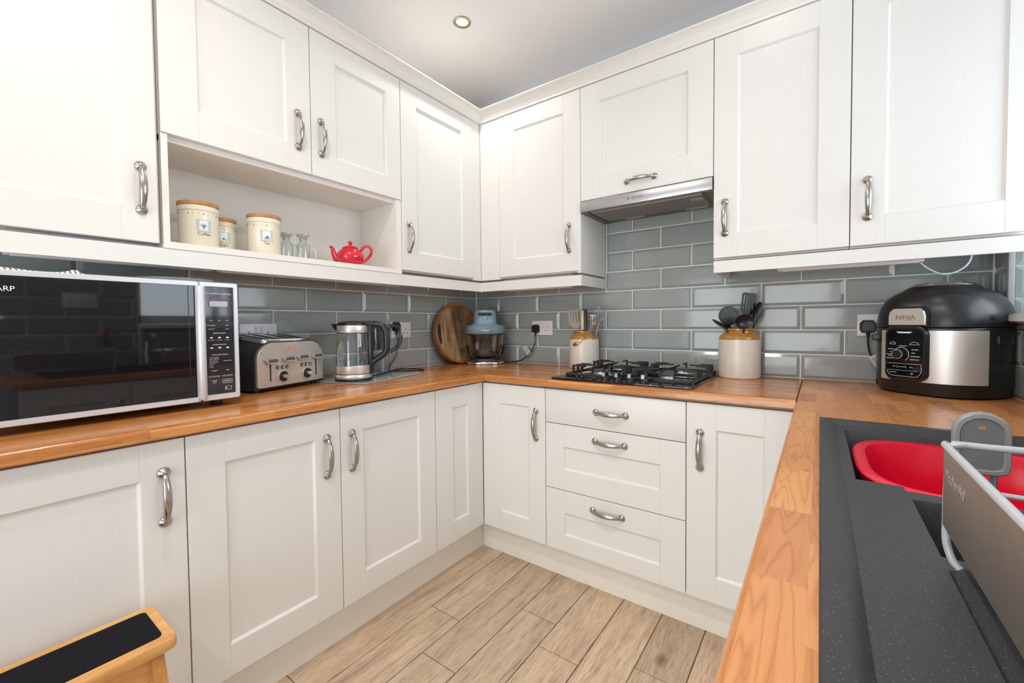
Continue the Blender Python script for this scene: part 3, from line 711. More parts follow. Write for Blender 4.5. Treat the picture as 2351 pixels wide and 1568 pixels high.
def pan_support(xc, side):
    """one cast grate: low frame, posts and the long bars of the middle"""
    bm = BM(); t = 0.0055; z0, z1 = 0.012, 0.024
    xa, xb = xc-0.125, xc+0.125; ya, yb = -0.182, 0.245
    for y in (ya, yb): box(bm, xa, xb, y-t, y+t, z0, z1, bev=0.0015)
    for x in (xa, xb): box(bm, x-t, x+t, ya, yb, z0, z1, bev=0.0015)
    for x in (xa, xb):
        for y in (ya, yb): box(bm, x-t, x+t, y-t, y+t, 0.009, 0.02)
    H = 0.056
    def finger(x0, y0, x1, y1):
        """upright blade standing on the frame at (x0,y0), its top reaching to (x1,y1)"""
        dx, dy = x1-x0, y1-y0; l = math.hypot(dx, dy); dx /= l; dy /= l; nx, ny = -dy*0.0027, dx*0.0027
        prof = [(-0.004, z1-0.006), (-0.004, H), (l, H), (l, H-0.006), (0.010, H-0.008), (0.007, z1-0.006)]
        loft(bm, [[(x0+dx*a+nx, y0+dy*a+ny, z) for a, z in prof], [(x0+dx*a-nx, y0+dy*a-ny, z) for a, z in prof]])
    for yc in (-0.080, 0.150):
        finger(xa, yc, xc-0.035, yc); finger(xb, yc, xc+0.035, yc)
        finger(xa, yc-0.045, xc-0.075, yc-0.045); finger(xb, yc-0.045, xc+0.075, yc-0.045)
        finger(xa, yc+0.045, xc-0.075, yc+0.045); finger(xb, yc+0.045, xc+0.075, yc+0.045)
    finger(xc, ya, xc, -0.080-0.030); finger(xc, yb, xc, 0.150+0.030)
    finger(xc-0.055, ya, xc-0.055, ya+0.05); finger(xc+0.055, ya, xc+0.055, ya+0.05)
    box(bm, xa, xb, 0.030, 0.041, z0, z1, bev=0.0015)
    finger(xc, 0.036, xc, -0.045); finger(xc, 0.036, xc, 0.115)
    return fin(bm, 'pan_support', m_iron, u, smooth=25)
pan_support(-0.138, -1); pan_support(0.160, 1)
for kx in (-0.050, 0.005, 0.060, 0.116):
    k = bpy.data.objects.new('k', None)
    bm = BM(); kx2 = kx; ky = -0.243
    lathe(bm, [(0.021, 0.009), (0.021, 0.012), (0.017, 0.014), (0.016, 0.026), (0.0145, 0.028), (0.001, 0.028)], 24, (kx2, ky, 0))
    kn = fin(bm, 'knob', m_black, u); bpy.data.objects.remove(k)
    bm = BM(); box(bm, kx2-0.0075, kx2+0.0075, ky-0.017, ky+0.017, 0.026, 0.045, bev=0.0012); fin(bm, 'knob_grip', m_black, kn)
    bm = BM(); box(bm, kx2-0.0068, kx2+0.0068, ky-0.0180, ky-0.0165, 0.0280, 0.0440); fin(bm, 'knob_inlay', m_steel, kn, smooth=0)

# ================================================================ MICROWAVE
MF = 0.410
u = root('microwave', (0.22, -1.95, ZT), 0, 'large silver and black microwave oven filling the left end of the worktop', 'microwave')
def mw(v): return (v[0]-0.22, v[1]+1.95, v[2]-ZT)
def mwbox(bm, x0, x1, y0, y1, z0, z1, **k): box(bm, x0-0.22, x1-0.22, y0+1.95, y1+1.95, z0-ZT, z1-ZT, **k)
YL, YR, ZB, ZTP = -2.235, -1.668, 0.930, 1.299
bm = BM(); mwbox(bm, 0.030, MF-0.014, YL+0.002, YR-0.002, ZB+0.003, ZTP-0.002, bev=0.006, seg=2); fin(bm, 'body', m_silver, u)
def frame_ring(bm, y0, y1, z0, z1, by0, by1, bz0, bz1, xf, xb, r=0.006):
    """rectangular bezel facing +x"""
    def rr(a0, a1, c0, c1, rad, x): return [(x-0.22, (a0+a1)/2+1.95+p, (c0+c1)/2-ZT+q) for p, q in rrect(a1-a0, c1-c0, rad, 4)]
    loft(bm, [rr(y0, y1, z0, z1, r, xb), rr(y0, y1, z0, z1, r, xf-0.003), rr(y0+0.002, y1-0.002, z0+0.002, z1-0.002, r, xf),
              rr(y0+by0-0.001, y1-by1+0.001, z0+bz0-0.001, z1-bz1+0.001, 0.003, xf), rr(y0+by0, y1-by1, z0+bz0, z1-bz1, 0.003, xf-0.006)], cap0=False, cap1=False)
DYR = -1.7750    # right edge of the door
bm = BM(); frame_ring(bm, YL, DYR, ZB, ZTP, 0.008, 0.004, 0.016, 0.014, MF, MF-0.016); dmw = fin(bm, 'door', m_silver, u)
bm = BM(); mwbox(bm, MF-0.010, MF-0.0045, YL+0.007, DYR-0.003, ZB+0.014, ZTP-0.012); fin(bm, 'door_glass', m_blackgloss, dmw, smooth=0)
bm = BM(); mwbox(bm, MF-0.0045, MF-0.0035, DYR-0.028, DYR-0.026, ZB+0.016, ZTP-0.014); fin(bm, 'glass_edge', m_black, dmw, smooth=0)
bm = BM()
ring = lambda z, s=1: [(MF-0.002+0.020*s*max(0, math.sin(a))-0.22, -1.7735+0.0125*s*math.cos(a)+1.95, z-ZT) for a in [PI*k/12 for k in range(13)]]
loft(bm, [ring(ZB+0.008, 0.9), ring(ZB+0.012), ring(ZTP-0.018), ring(ZTP-0.014, 0.9)])
fin(bm, 'door_handle', m_silver, dmw)
bm = BM(); frame_ring(bm, DYR+0.0012, YR, ZB, ZTP, 0.014, 0.0135, 0.018, 0.014, MF, MF-0.016); cp = fin(bm, 'control_panel', m_silver, u)
bm = BM(); mwbox(bm, MF-0.010, MF-0.004, DYR+0.010, YR-0.012, ZB+0.016, ZTP-0.012); fin(bm, 'keypad', plain('keypad_black', (0.022, 0.022, 0.03), 0.06, coat=0.3), cp, smooth=0)
XT = MF-0.0037-0.22; RX = (R(90), 0, R(90))
def mt(s, size, y, z, al='CENTER'): return (s, size, (XT, y+1.95, z-ZT), RX, al)
yc = (-1.763-1.682)/2
bm = BM(); plate(bm, rrect(0.058, 0.028, 0.006), XT-0.0002, XT+0.0002, 'yz', (0, yc+1.95, 1.236-ZT)); fin(bm, 'display_surround', plain('display_plum', (0.10, 0.02, 0.09), 0.2), cp, smooth=0)
bm = BM(); plate(bm, rrect(0.050, 0.017, 0.004), XT+0.0001, XT+0.0006, 'yz', (0, yc+1.95, 1.232-ZT)); fin(bm, 'display', plain('display_grey', (0.42, 0.42, 0.50), 0.2), cp, smooth=0)
items = [mt('JET CONVECTION & GRILL', 0.0062, yc, 1.264)]
for z, row in ((1.180, ('10 MIN', '1 MIN', '10 SEC')), (1.164, ('100 50 POWER', '', 'GRILL')), (1.153, ('CONV 250', '', 'CLOCK'))):
    for k, s in enumerate(row):
        if s: items.append(mt(s, 0.0036, yc+(-0.022, 0, 0.022)[k], z))
items += [mt('SENSOR COOK', 0.0050, yc, 1.140), mt('EXPRESS DEFROST', 0.0046, yc, 1.104), mt('AUTO COOK MENUS', 0.0048, yc, 1.072), mt('AUTO COOK', 0.0040, yc+0.021, 1.052)]
for k, s in enumerate(('JACKET POTATO', 'RICE & PASTA', 'FRESH VEG')): items.append(mt(s, 0.0026, yc+(-0.022, 0, 0.022)[k], 1.118))
for k, s in enumerate(('1 Fresh Vegetables', '2 Frozen Vegetables', '3 Roast Chicken', '4 Roast Beef/Lamb', '5 Fish Fillet', '6 Pizza', '7 Gratin')): items.append(mt(s, 0.0034, yc-0.030, 1.064-k*0.0050, 'LEFT'))
items += [mt('WEIGHT', 0.0042, yc-0.016, 1.022), mt('TIME', 0.0042, yc+0.020, 1.022), mt('KITCHEN TIMER', 0.0043, yc-0.017, 1.004), mt('AUTO MINUTE', 0.0043, yc+0.019, 1.004),
          mt('STOP', 0.0060, yc-0.017, 0.9895), mt('CLEAR', 0.0032, yc-0.017, 0.9845), mt('START', 0.0068, yc+0.019, 0.987), mt('Ag', 0.0065, yc+0.015, 0.965)]
text(cp, items, m_whitetxt, extrude=0.0001)
bm = BM()
def outline_frame(bm, y, z, w_, h_, t=0.0007):
    for (a0, a1, c0, c1) in ((-w_/2, w_/2, h_/2-t, h_/2), (-w_/2, w_/2, -h_/2, -h_/2+t), (-w_/2, -w_/2+t, -h_/2, h_/2), (w_/2-t, w_/2, -h_/2, h_/2)):
        box(bm, XT-0.0001, XT+0.0003, y+1.95+a0, y+1.95+a1, z-ZT+c0, z-ZT+c1)
outline_frame(bm, yc+0.019, 0.987, 0.027, 0.012); outline_frame(bm, yc+0.021, 0.965, 0.018, 0.011)
for k in range(3):
    for z in (1.126, 1.094):
        plate(bm, [(0.0042*math.cos(a), 0.0024*math.sin(a)) for a in [2*PI*i/12 for i in range(12)]], XT-0.0001, XT+0.0002, 'yz', (0, yc+1.95+(-0.022, 0, 0.022)[k], z-ZT))
fin(bm, 'key_symbols', m_whitetxt, cp, smooth=0)
bm = BM(); outline_frame(bm, yc-0.017, 0.987, 0.028, 0.012); fin(bm, 'stop_key', plain('red_print', (0.35, 0.03, 0.05), 0.4), cp, smooth=0)
text(dmw, [('SHARP', 0.0170, (MF-0.0043-0.22, -2.1425+1.95, 1.2545-ZT), RX, 'RIGHT')], m_whitetxt)
bm = BM()
for x in (0.07, 0.36):
    for y in (-2.19, -1.72): lathe(bm, [(0.014, 0.0), (0.016, 0.003), (0.016, 0.024)], 14, (x-0.22, y+1.95, 0))
o = fin(bm, 'feet', m_black, u); o.name = 'foot'
# striped tea towel folded on the microwave
bm = BM(); nx, ny = 10, 46; g = []
for i in range(nx+1):
    row = []
    for j in range(ny+1):
        x = 0.20+0.16*i/nx; y = -2.20+0.185*j/ny
        e = min(1, 6*min(i/nx, 1-i/nx, j/ny, 1-j/ny)+0.05)
        z = 1.3005 + (0.009+0.005*math.sin(y*40)+0.003*math.sin(x*50+y*20))*e**0.6
        if j > 38: z += 0.004*math.sin((j-38)/8*PI)
        row.append((x, y, z))
    g.append(row)
vt = [[bm.verts.new(p) for p in r] for r in g]; vb = [[bm.verts.new((p[0], p[1], 1.3)) for p in r] for r in g]
for i in range(nx):
    for j in range(ny): bm.faces.new((vt[i][j], vt[i+1][j], vt[i+1][j+1], vt[i][j+1])); bm.faces.new((vb[i][j], vb[i][j+1], vb[i+1][j+1], vb[i+1][j]))
for i in range(nx):
    bm.faces.new((vt[i][0], vb[i][0], vb[i+1][0], vt[i+1][0])); bm.faces.new((vt[i][ny], vt[i+1][ny], vb[i+1][ny], vb[i][ny]))
for j in range(ny):
    bm.faces.new((vt[0][j], vt[0][j+1], vb[0][j+1], vb[0][j])); bm.faces.new((vt[nx][j], vb[nx][j], vb[nx][j+1], vt[nx][j+1]))
tag(fin(bm, 'tea_towel', m_towel, smooth=80), 'white and grey striped tea towel folded on top of the microwave', 'towel')
bm = BM(); lathe(bm, [(0.075, 0.0), (0.085, 0.001), (0.108, 0.010), (0.112, 0.0125), (0.108, 0.0125), (0.084, 0.004), (0.001, 0.003)], 40, (0.26, -1.795, 1.2995))
tag(fin(bm, 'glass_dish', m_clear), 'shallow clear glass dish on top of the microwave', 'dish')

# ================================================================ TOASTER
TD = Vector((-0.10, 0.335, 0)).normalized()
u = root('toaster', (0.098, -1.424, ZT), math.atan2(TD.y, TD.x), 'brushed steel four-slot toaster with two dials between microwave and kettle', 'toaster')
# local x along the front, front faces -y
TW, TDp = 0.345, 0.215
def tprof(hw_, grow=0.0):
    """outline in xz: rounded-shoulder body"""
    pts = [(-hw_-grow, 0.010-grow*0.5), (-hw_-grow, 0.130)]
    for k in range(1, 8): a = PI - PI/2*k/7; pts.append((-hw_+0.075+(0.075+grow)*math.cos(a), 0.130+(0.083+grow)*math.sin(a)))
    for k in range(0, 7): a = PI/2 - PI/2*k/7; pts.append((hw_-0.075+(0.075+grow)*math.cos(a), 0.130+(0.083+grow)*math.sin(a)))
    pts += [(hw_+grow, 0.130), (hw_+grow, 0.010-grow*0.5)]
    return pts
def tplate(bm, hw_, grow, y0, y1, b=0.0):
    p = tprof(hw_, grow); lo_ = lambda z: z if z < 0.13 else 0.13+(z-0.13)*0.74
    loft(bm, [[(x, y0, lo_(z)) for x, z in p], [(x, y1, z) for x, z in p]])
bm = BM(); tplate(bm, TW/2-0.004, 0.0, -TDp/2+0.004, TDp/2-0.004); fin(bm, 'body', m_blackmat, u, smooth=30)
def inset_front(bm, hw_, y):
    """steel face: arch-topped sheet with bulged front"""
    outl = [(-hw_+0.006, 0.018), (-hw_, 0.024), (-hw_, 0.125)]
    for k in range(1, 8): a = PI - PI/2*k/7; outl.append((-hw_+0.07+0.07*math.cos(a), 0.120+0.068*math.sin(a)))
    for k in range(0, 7): a = PI/2 - PI/2*k/7; outl.append((hw_-0.07+0.07*math.cos(a), 0.120+0.068*math.sin(a)))
    outl += [(hw_, 0.125), (hw_, 0.024), (hw_-0.006, 0.018)]
    return outl
o_ = inset_front(None, TW/2-0.010, 0)
bm = BM(); loft(bm, [[(x, -TDp/2+0.006, z) for x, z in o_], [(x, -TDp/2-0.004, z) for x, z in o_], [(x*0.988, -TDp/2-0.007, z*0.99+0.001) for x, z in o_]])
face = fin(bm, 'front_plate', m_brushed, u, smooth=30)
bm = BM(); p = tprof(TW/2-0.0145, 0.0)
top = [(x, z) for x, z in p if z > 0.17]
# steel crown with the slot surround
bm = BM(); ct = lambda y: 0.1975+(y+0.103)*0.118
co = rrect(0.245, 0.186, 0.016, 4)
loft(bm, [[(x-0.004, y-0.008, ct(y-0.008)-0.012) for x, y in co], [(x-0.004, y-0.008, ct(y-0.008)) for x, y in co], [(x*0.985-0.004, y*0.985-0.008, ct(y-0.008)+0.003) for x, y in co], [(x*0.95-0.004, y*0.94-0.008, ct(y-0.008)+0.003) for x, y in co], [(x*0.94-0.004, y*0.93-0.008, ct(y-0.008)+0.001) for x, y in co]]); crown = fin(bm, 'slot_surround', m_chrome, u)
for x in (-0.092, -0.040, 0.022, 0.074):
    bm = BM(); loft(bm, [[(x+a_, y_, ct(y_)+d__) for a_, y_ in ((-0.014, -0.078), (0.014, -0.078), (0.014, 0.066), (-0.014, 0.066))] for d__ in (0.0005, 0.0018)]); fin(bm, 'slot', m_gap, crown, smooth=0)
    bm = BM()
    for s in (-1, 1): tube(bm, [(x+s*0.008, -0.074, ct(-0.074)+0.0022), (x+s*0.008, 0.062, ct(0.062)+0.0022)], 0.0011, 5)
    fin(bm, 'slot_wire', m_chrome, crown)
FY = -TDp/2-0.007
for x, z, up in ((-0.108, 0.117, 0), (-0.028, 0.120, 1), (0.043, 0.122, 1), (0.120, 0.122, 0)):
    bm = BM()
    outl = [(-0.030, 0.008), (-0.027, -0.003), (-0.017, -0.012), (0.017, -0.012), (0.027, -0.003), (0.030, 0.008)]
    loft(bm, [[(x+a, FY, z+b) for a, b in outl], [(x+a*0.98, FY-0.014, z+b*0.9) for a, b in outl], [(x+a*0.9, FY-0.017, z+b*0.7) for a, b in outl]])
    lv = fin(bm, 'lever', m_silver, u)
    bm = BM(); box(bm, x-0.023, x+0.023, FY-0.0190, FY-0.006, z-0.005, z+0.0085, bev=0.003); fin(bm, 'lever_pad', plain('lever_grey', (0.10, 0.10, 0.10), 0.4), lv)
    if not up:
        bm = BM(); box(bm, x-0.003, x+0.003, FY-0.0007, FY+0.003, 0.040, z-0.006); fin(bm, 'lever_track', m_gap, face, smooth=0)
for x in (-0.052, 0.068):
    bm = BM(); lathe(bm, [(0.0235, 0), (0.0235, -0.003), (0.021, -0.004), (0.020, -0.004)], 28, (x, FY, 0.054), axis='y'); dl = fin(bm, 'dial', m_silver, u)
    bm = BM(); lathe(bm, [(0.0205, -0.003), (0.0205, -0.008), (0.019, -0.010), (0.001, -0.010)], 28, (x, FY, 0.054), axis='y'); fin(bm, 'dial_ring', m_black, dl)
    bm = BM(); lathe(bm, [(0.0095, -0.009), (0.009, -0.022), (0.0075, -0.024), (0.001, -0.024)], 20, (x, FY, 0.054), axis='y'); fin(bm, 'dial_cap', m_chrome, dl)
    for k in (-1, 0, 1):
        bm = BM(); lathe(bm, [(0.0078, 0), (0.0078, -0.002), (0.0062, -0.0025)], 16, (x+k*0.0225, FY, 0.090), axis='y', cap1=False)
        bt = fin(bm, 'button', m_black, u)
        bm = BM(); lathe(bm, [(0.0058, -0.001), (0.0056, -0.0035), (0.001, -0.0038)], 16, (x+k*0.0225, FY, 0.090), axis='y'); fin(bm, 'button_cap', m_chrome, bt)
for x, z in ((-0.148, 0.150), (0.138, 0.158), (-0.148, 0.032), (0.148, 0.036)):
    bm = BM(); lathe(bm, [(0.0042, 0), (0.0042, -0.0015), (0.003, -0.0025), (0.001, -0.0025)], 12, (x, FY+0.0005, z), axis='y'); fin(bm, 'screw', m_chrome, u)
bm = BM(); plate(bm, rrect(0.050, 0.024, 0.004), FY+0.001, FY-0.0015, 'xz', (-0.008, 0, 0.168)); bd = fin(bm, 'badge', m_silver, u)
bm = BM(); plate(bm, rrect(0.044, 0.018, 0.003), FY-0.0012, FY-0.0022, 'xz', (-0.008, 0, 0.168)); fin(bm, 'badge_plate', plain('badge_orange', (0.62, 0.30, 0.22), 0.35), bd)
text(bd, [('Tefal', 0.0135, (-0.008, FY-0.0024, 0.168), FRONT, 'CENTER')], plain('badge_letter', (0.75, 0.55, 0.48), 0.4))
bm = BM()
for x in (-0.14, 0.14):
    for y in (-0.075, 0.075): lathe(bm, [(0.012, 0.0), (0.013, 0.012)], 12, (x, y, 0))
fin(bm, 'foot', m_black, u)

# ================================================================ KETTLE, MAT, JUG
u = root('worktop_saver', (0.190, -1.010, ZT), R(15), 'grey green glass worktop saver under the kettle and jug', 'mat')
bm = BM(); plate(bm, rrect(0.30, 0.44, 0.015), 0.001, 0.005, 'xy', (0, 0, 0), chamfer=0.001); fin(bm, 'glass_sheet', m_mat, u)
bm = BM()
for x in (-0.12, 0.12):
    for y in (-0.19, 0.19): lathe(bm, [(0.006, 0), (0.006, 0.0012)], 10, (x, y, 0))
fin(bm, 'foot', m_black, u)
KX, KY, KZ = 0.237, -1.133, ZT+0.0055
u = root('kettle', (KX, KY, KZ), R(36), 'glass and steel electric kettle with black handle on the glass mat', 'kettle')
kr = 0.078
bm = BM(); lathe(bm, [(kr+0.001, 0), (kr+0.003, 0.004), (kr+0.002, 0.010), (kr, 0.012)], 48); bs = fin(bm, 'power_base', m_black, u)
bm = BM(); lathe(bm, [(kr+0.0005, 0.012), (kr+0.0015, 0.014), (kr+0.0015, 0.026), (kr, 0.028)], 48); fin(bm, 'base_band', m_brushed, bs)
bm = BM(); lathe(bm, [(kr-0.002, 0.027), (kr-0.001, 0.030), (kr, 0.033), (kr, 0.066), (kr-0.002, 0.068)], 48, mi=0); st = fin(bm, 'heater_band', m_brushed, u)
bm = BM(); lathe(bm, [(kr+0.0006, 0.0305), (kr+0.0006, 0.0325)], 48, cap0=False, cap1=False); fin(bm, 'seam', m_black, st)
bm = BM(); lathe(bm, [(kr-0.001, 0.068), (kr-0.001, 0.080), (kr-0.003, 0.14), (kr-0.007, 0.200), (kr-0.010, 0.214)], 48, cap0=False, cap1=False); gb = fin(bm, 'glass_body', m_clear, u)
bm = BM(); lathe(bm, [(kr-0.004, 0.069), (kr-0.004, 0.094), (0.001, 0.0945)], 40); fin(bm, 'water', m_water, gb)
bm = BM(); lathe(bm, [(kr-0.009, 0.212), (kr-0.008, 0.214), (kr-0.010, 0.246), (kr-0.011, 0.248)], 48); fin(bm, 'top_band', m_brushed, u)
bm = BM(); lathe(bm, [(kr-0.009, 0.2105), (kr-0.0075, 0.211), (kr-0.0075, 0.2135)], 48, cap0=False, cap1=False); fin(bm, 'rim_seal', m_black, u)
bm = BM(); lathe(bm, [(kr-0.010, 0.246), (kr-0.009, 0.250), (kr-0.012, 0.258), (kr-0.030, 0.264), (0.001, 0.267)], 40)
loft(bm, [[(kr-0.03, -0.022, 0.250), (kr-0.03, 0.022, 0.250), (kr-0.03, 0.022, 0.266), (kr-0.03, -0.022, 0.266)],
          [(kr+0.022, -0.015, 0.252), (kr+0.022, 0.015, 0.252), (kr+0.022, 0.013, 0.264), (kr+0.022, -0.013, 0.264)]])
fin(bm, 'lid', m_black, u)
bm = BM()   # spout on the -x side
loft(bm, [[(-0.060, -0.024, 0.216), (-0.060, 0.024, 0.216), (-0.062, 0.028, 0.252), (-0.062, -0.028, 0.252)],
          [(-0.085, -0.012, 0.236), (-0.085, 0.012, 0.236), (-0.088, 0.014, 0.253), (-0.088, -0.014, 0.253)],
          [(-0.094, -0.004, 0.249), (-0.094, 0.004, 0.249), (-0.096, 0.005, 0.254), (-0.096, -0.005, 0.254)]])
fin(bm, 'spout', m_black, u)
bm = BM()
hp = smooth_path([(0.060, 0, 0.252), (0.100, 0, 0.252), (0.132, 0, 0.244), (0.146, 0, 0.220), (0.150, 0, 0.180), (0.150, 0, 0.140), (0.140, 0, 0.118), (0.110, 0, 0.096), (0.084, 0, 0.078)], 5)
tube(bm, hp, [0.0125]*len(hp), 12, flat=(1.1, 0.85), up=Vector((0, 1, 0)))
box(bm, 0.066, 0.088, -0.012, 0.012, 0.028, 0.250, bev=0.004, seg=2)
fin(bm, 'handle', m_black, u)
bm = BM(); plate(bm, [(0.0005, 0), (0.0045, 0.004), (0.004, 0.005), (0, 0.001), (-0.004, 0.005), (-0.0045, 0.004)], 0, -0.0005, 'xz', (0.012, -kr+0.0005, 0.088)); fin(bm, 'level_mark', m_whitetxt, u, smooth=0)
# kettle cord and plug
def plug(parent, c, ax, name='plug'):
    """UK plug body against a wall; ax = outward direction"""
    bm = BM(); outl = [(-0.020, -0.026), (0.020, -0.026), (0.026, -0.014), (0.026, 0.012), (0.016, 0.025), (-0.016, 0.025), (-0.026, 0.012), (-0.026, -0.014)]
    if ax == '-y':
        loft(bm, [[(c[0]+a, c[1], c[2]+b) for a, b in outl], [(c[0]+a*0.96, c[1]-0.016, c[2]+b*0.96) for a, b in outl], [(c[0]+a*0.75, c[1]-0.024, c[2]+b*0.75) for a, b in outl]])
        tube(bm, [(c[0], c[1]-0.012, c[2]-0.020), (c[0], c[1]-0.013, c[2]-0.046)], [0.008, 0.0045], 10)
    else:
        loft(bm, [[(c[0], c[1]+a, c[2]+b) for a, b in outl], [(c[0]+0.016, c[1]+a*0.96, c[2]+b*0.96) for a, b in outl], [(c[0]+0.024, c[1]+a*0.75, c[2]+b*0.75) for a, b in outl]])
        tube(bm, [(c[0]+0.012, c[1], c[2]-0.020), (c[0]+0.013, c[1], c[2]-0.046)], [0.008, 0.0045], 10)
    return fin(bm, name, m_black, parent)
def at_world(o, parent):
    """keep world-space vertices while parented to a rotated root"""
    o.matrix_parent_inverse = (Matrix.Translation(parent.location) @ parent.rotation_euler.to_matrix().to_4x4()).inverted(); return o
at_world(plug(u, (0.0125, -0.715, 1.150), 'x'), u)
bm = BM(); tube(bm, smooth_path([(0.026, -0.715, 1.11), (0.030, -0.713, 1.05), (0.030, -0.730, 0.98), (0.035, -0.775, 0.935), (0.09, -0.82, 0.918), (0.16, -0.79, 0.9175), (0.205, -0.70, 0.914), (0.16, -0.655, 0.912), (0.08, -0.70, 0.916), (0.10, -0.80, 0.9185), (0.18, -0.93, 0.9175), (0.235, -1.06, 0.9185)], 8), 0.0032, 8)
at_world(fin(bm, 'cord', m_black, u), u)
# filter jug behind the kettle
u = root('water_jug', (0.105, -0.900, ZT+0.0055), R(36), 'clear filter water jug with grey handle behind the kettle', 'jug')
bm = BM(); rings = []
for z, a, b in ((0, 0.044, 0.040), (0.004, 0.048, 0.044), (0.10, 0.056, 0.050), (0.20, 0.066, 0.056), (0.235, 0.070, 0.058)):
    rings.append([(a*math.cos(t), b*math.sin(t), z) for t in [2*PI*k/28 for k in range(28)]])
loft(bm, rings, cap1=False); fin(bm, 'jug_body', m_jug, u)
bm = BM(); rings = []
for z, a, b in ((0.120, 0.030, 0.030), (0.135, 0.040, 0.038), (0.185, 0.050, 0.044), (0.230, 0.064, 0.052)):
    rings.append([(a*math.cos(t), b*math.sin(t), z) for t in [2*PI*k/28 for k in range(28)]])
loft(bm, rings, cap1=False); fin(bm, 'filter_funnel', glass('lilac_plastic', (0.40, 0.39, 0.46), 0.6), u)
bm = BM(); rings = []
for z, a, b in ((0.232, 0.068, 0.056), (0.240, 0.072, 0.060), (0.250, 0.066, 0.054), (0.254, 0.04, 0.03)):
    rings.append([(a*math.cos(t), b*math.sin(t), z) for t in [2*PI*k/28 for k in range(28)]])
loft(bm, rings); fin(bm, 'jug_lid', m_jug, u)
bm = BM(); hp = smooth_path([(0.062, 0, 0.242), (0.092, 0, 0.240), (0.112, 0, 0.215), (0.114, 0, 0.170), (0.096, 0, 0.130), (0.058, 0, 0.110)], 6)
tube(bm, hp, 0.0105, 10, flat=(1.0, 0.6), up=Vector((0, 1, 0))); fin(bm, 'handle', glass('grey_clear_plastic', (0.34, 0.36, 0.38), 1.0), u)

# ================================================================ SOCKETS
def socket(loc, rz, label, group=None):
    """double socket plate, local front -y, centre at root"""
    u = root('wall_socket', loc, rz, label, 'socket')
    bm = BM(); box(bm, -0.075, 0.075, -0.0065, 0.003, -0.0445, 0.0445, bev=0.003, seg=2); fin(bm, 'face_plate', m_white, u)
    for s in (-1, 1):
        x = s*0.038
        for (a, c, w_, h_) in ((x, 0.006, 0.0035, 0.009), (x-0.011, -0.016, 0.0065, 0.0045), (x+0.011, -0.016, 0.0065, 0.0045)):
            bm = BM(); box(bm, a-w_/2, a+w_/2, -0.0069, -0.006, c-h_/2, c+h_/2); fin(bm, 'pin_hole', m_gap, u, smooth=0)
        sx = s*0.0105
        bm = BM(); loft(bm, [[(sx-0.0062, -0.006, 0.007), (sx+0.0062, -0.006, 0.007), (sx+0.0062, -0.006, 0.031), (sx-0.0062, -0.006, 0.031)],
                             [(sx-0.0058, -0.0075, 0.0075), (sx+0.0058, -0.0075, 0.0075), (sx+0.0058, -0.0105, 0.0305), (sx-0.0058, -0.0105, 0.0305)]])
        fin(bm, 'switch', m_white, u, smooth=0)
        bm = BM(); lathe(bm, [(0.0022, -0.006), (0.0022, -0.0071)], 10, (s*0.060, 0, 0.0), axis='y'); fin(bm, 'screw', m_greyrim, u)
    return u
socket((0.0095, -0.6805, 1.1295), PI/2, 'white double wall socket behind the kettle with a black plug in it')
socket((0.0095, -1.4365, 1.1265), PI/2, 'white double wall socket above the toaster with nothing plugged in')
socket((0.5460, -0.0095, 1.1315), 0, 'white double wall socket right of the blue air fryer, white tagged cord below it')
socket((2.1400, -0.0095, 1.1415), 0, 'white double wall socket beside the black pressure cooker')

# ================================================================ ROUND BOARD
u = root('serving_board', (0.098, -0.262, ZT+0.002), 0, 'round dark mango wood serving tray leaning in the corner', 'tray')
bm = BM(); RB = 0.193
def brd(prof, mi=0, c0=True, c1=True): lathe(bm, prof, 56, (0, 0, RB), mi=mi, axis='x', cap0=c0, cap1=c1)
brd([(RB-0.010, -0.018), (RB, -0.012), (RB, 0.018), (RB-0.003, 0.021), (RB-0.014, 0.021), (RB-0.020, 0.004)], c1=False); rim = fin(bm, 'rim', m_boardrim, u)
bm = BM(); brd([(RB-0.022, -0.008), (RB-0.016, 0.004), (0.001, 0.005)]); pan = fin(bm, 'base_panel', m_board, u)
bm = BM(); box(bm, 0.0035, 0.0080, -0.172, -0.142, RB-0.062, RB+0.062, bev=0.0015); fin(bm, 'grip_slot', m_gap, u)
bm = BM(); box(bm, 0.0035, 0.0075, 0.150, 0.172, RB-0.045, RB+0.045, bev=0.002); fin(bm, 'grip_slot', m_gap, u)
u.rotation_euler = (0, R(-9.5), R(-6))

# ================================================================ BLUE COOKER (small air fryer)
CD = math.atan2(1.72, 2.10)
u = root('air_fryer', (0.222, -0.176, ZT), CD, 'pale blue countertop air fryer with glass bowl in the corner', 'air fryer')
bm = BM(); rings = []
def ov(a, b, z, n=40, p=2.6):
    r_ = []
    for k in range(n):
        t = 2*PI*k/n; c_, s_ = math.cos(t), math.sin(t)
        r_.append((a*abs(c_)**(2/p)*(1 if c_ >= 0 else -1), b*abs(s_)**(2/p)*(1 if s_ >= 0 else -1), z))
    return r_
loft(bm, [ov(0.118, 0.095, 0.0), ov(0.122, 0.098, 0.004), ov(0.121, 0.097, 0.014), ov(0.112, 0.090, 0.020)]); fin(bm, 'base', m_chrome, u, smooth=50)
bm = BM(); loft(bm, [ov(0.105, 0.085, 0.018), ov(0.100, 0.082, 0.030)]); box(bm, -0.048, 0.048, -0.094, -0.080, 0.018, 0.036, bev=0.004); fin(bm, 'foot_block', plain('dark_slate', (0.05, 0.06, 0.075), 0.35), u)
bm = BM(); loft(bm, [ov(0.080, 0.068, 0.034), ov(0.096, 0.082, 0.046), ov(0.106, 0.090, 0.09), ov(0.120, 0.098, 0.180), ov(0.122, 0.099, 0.186)], cap1=False); gb = fin(bm, 'glass_bowl', m_smoke, u, smooth=50)
bm = BM()   # cradle arms
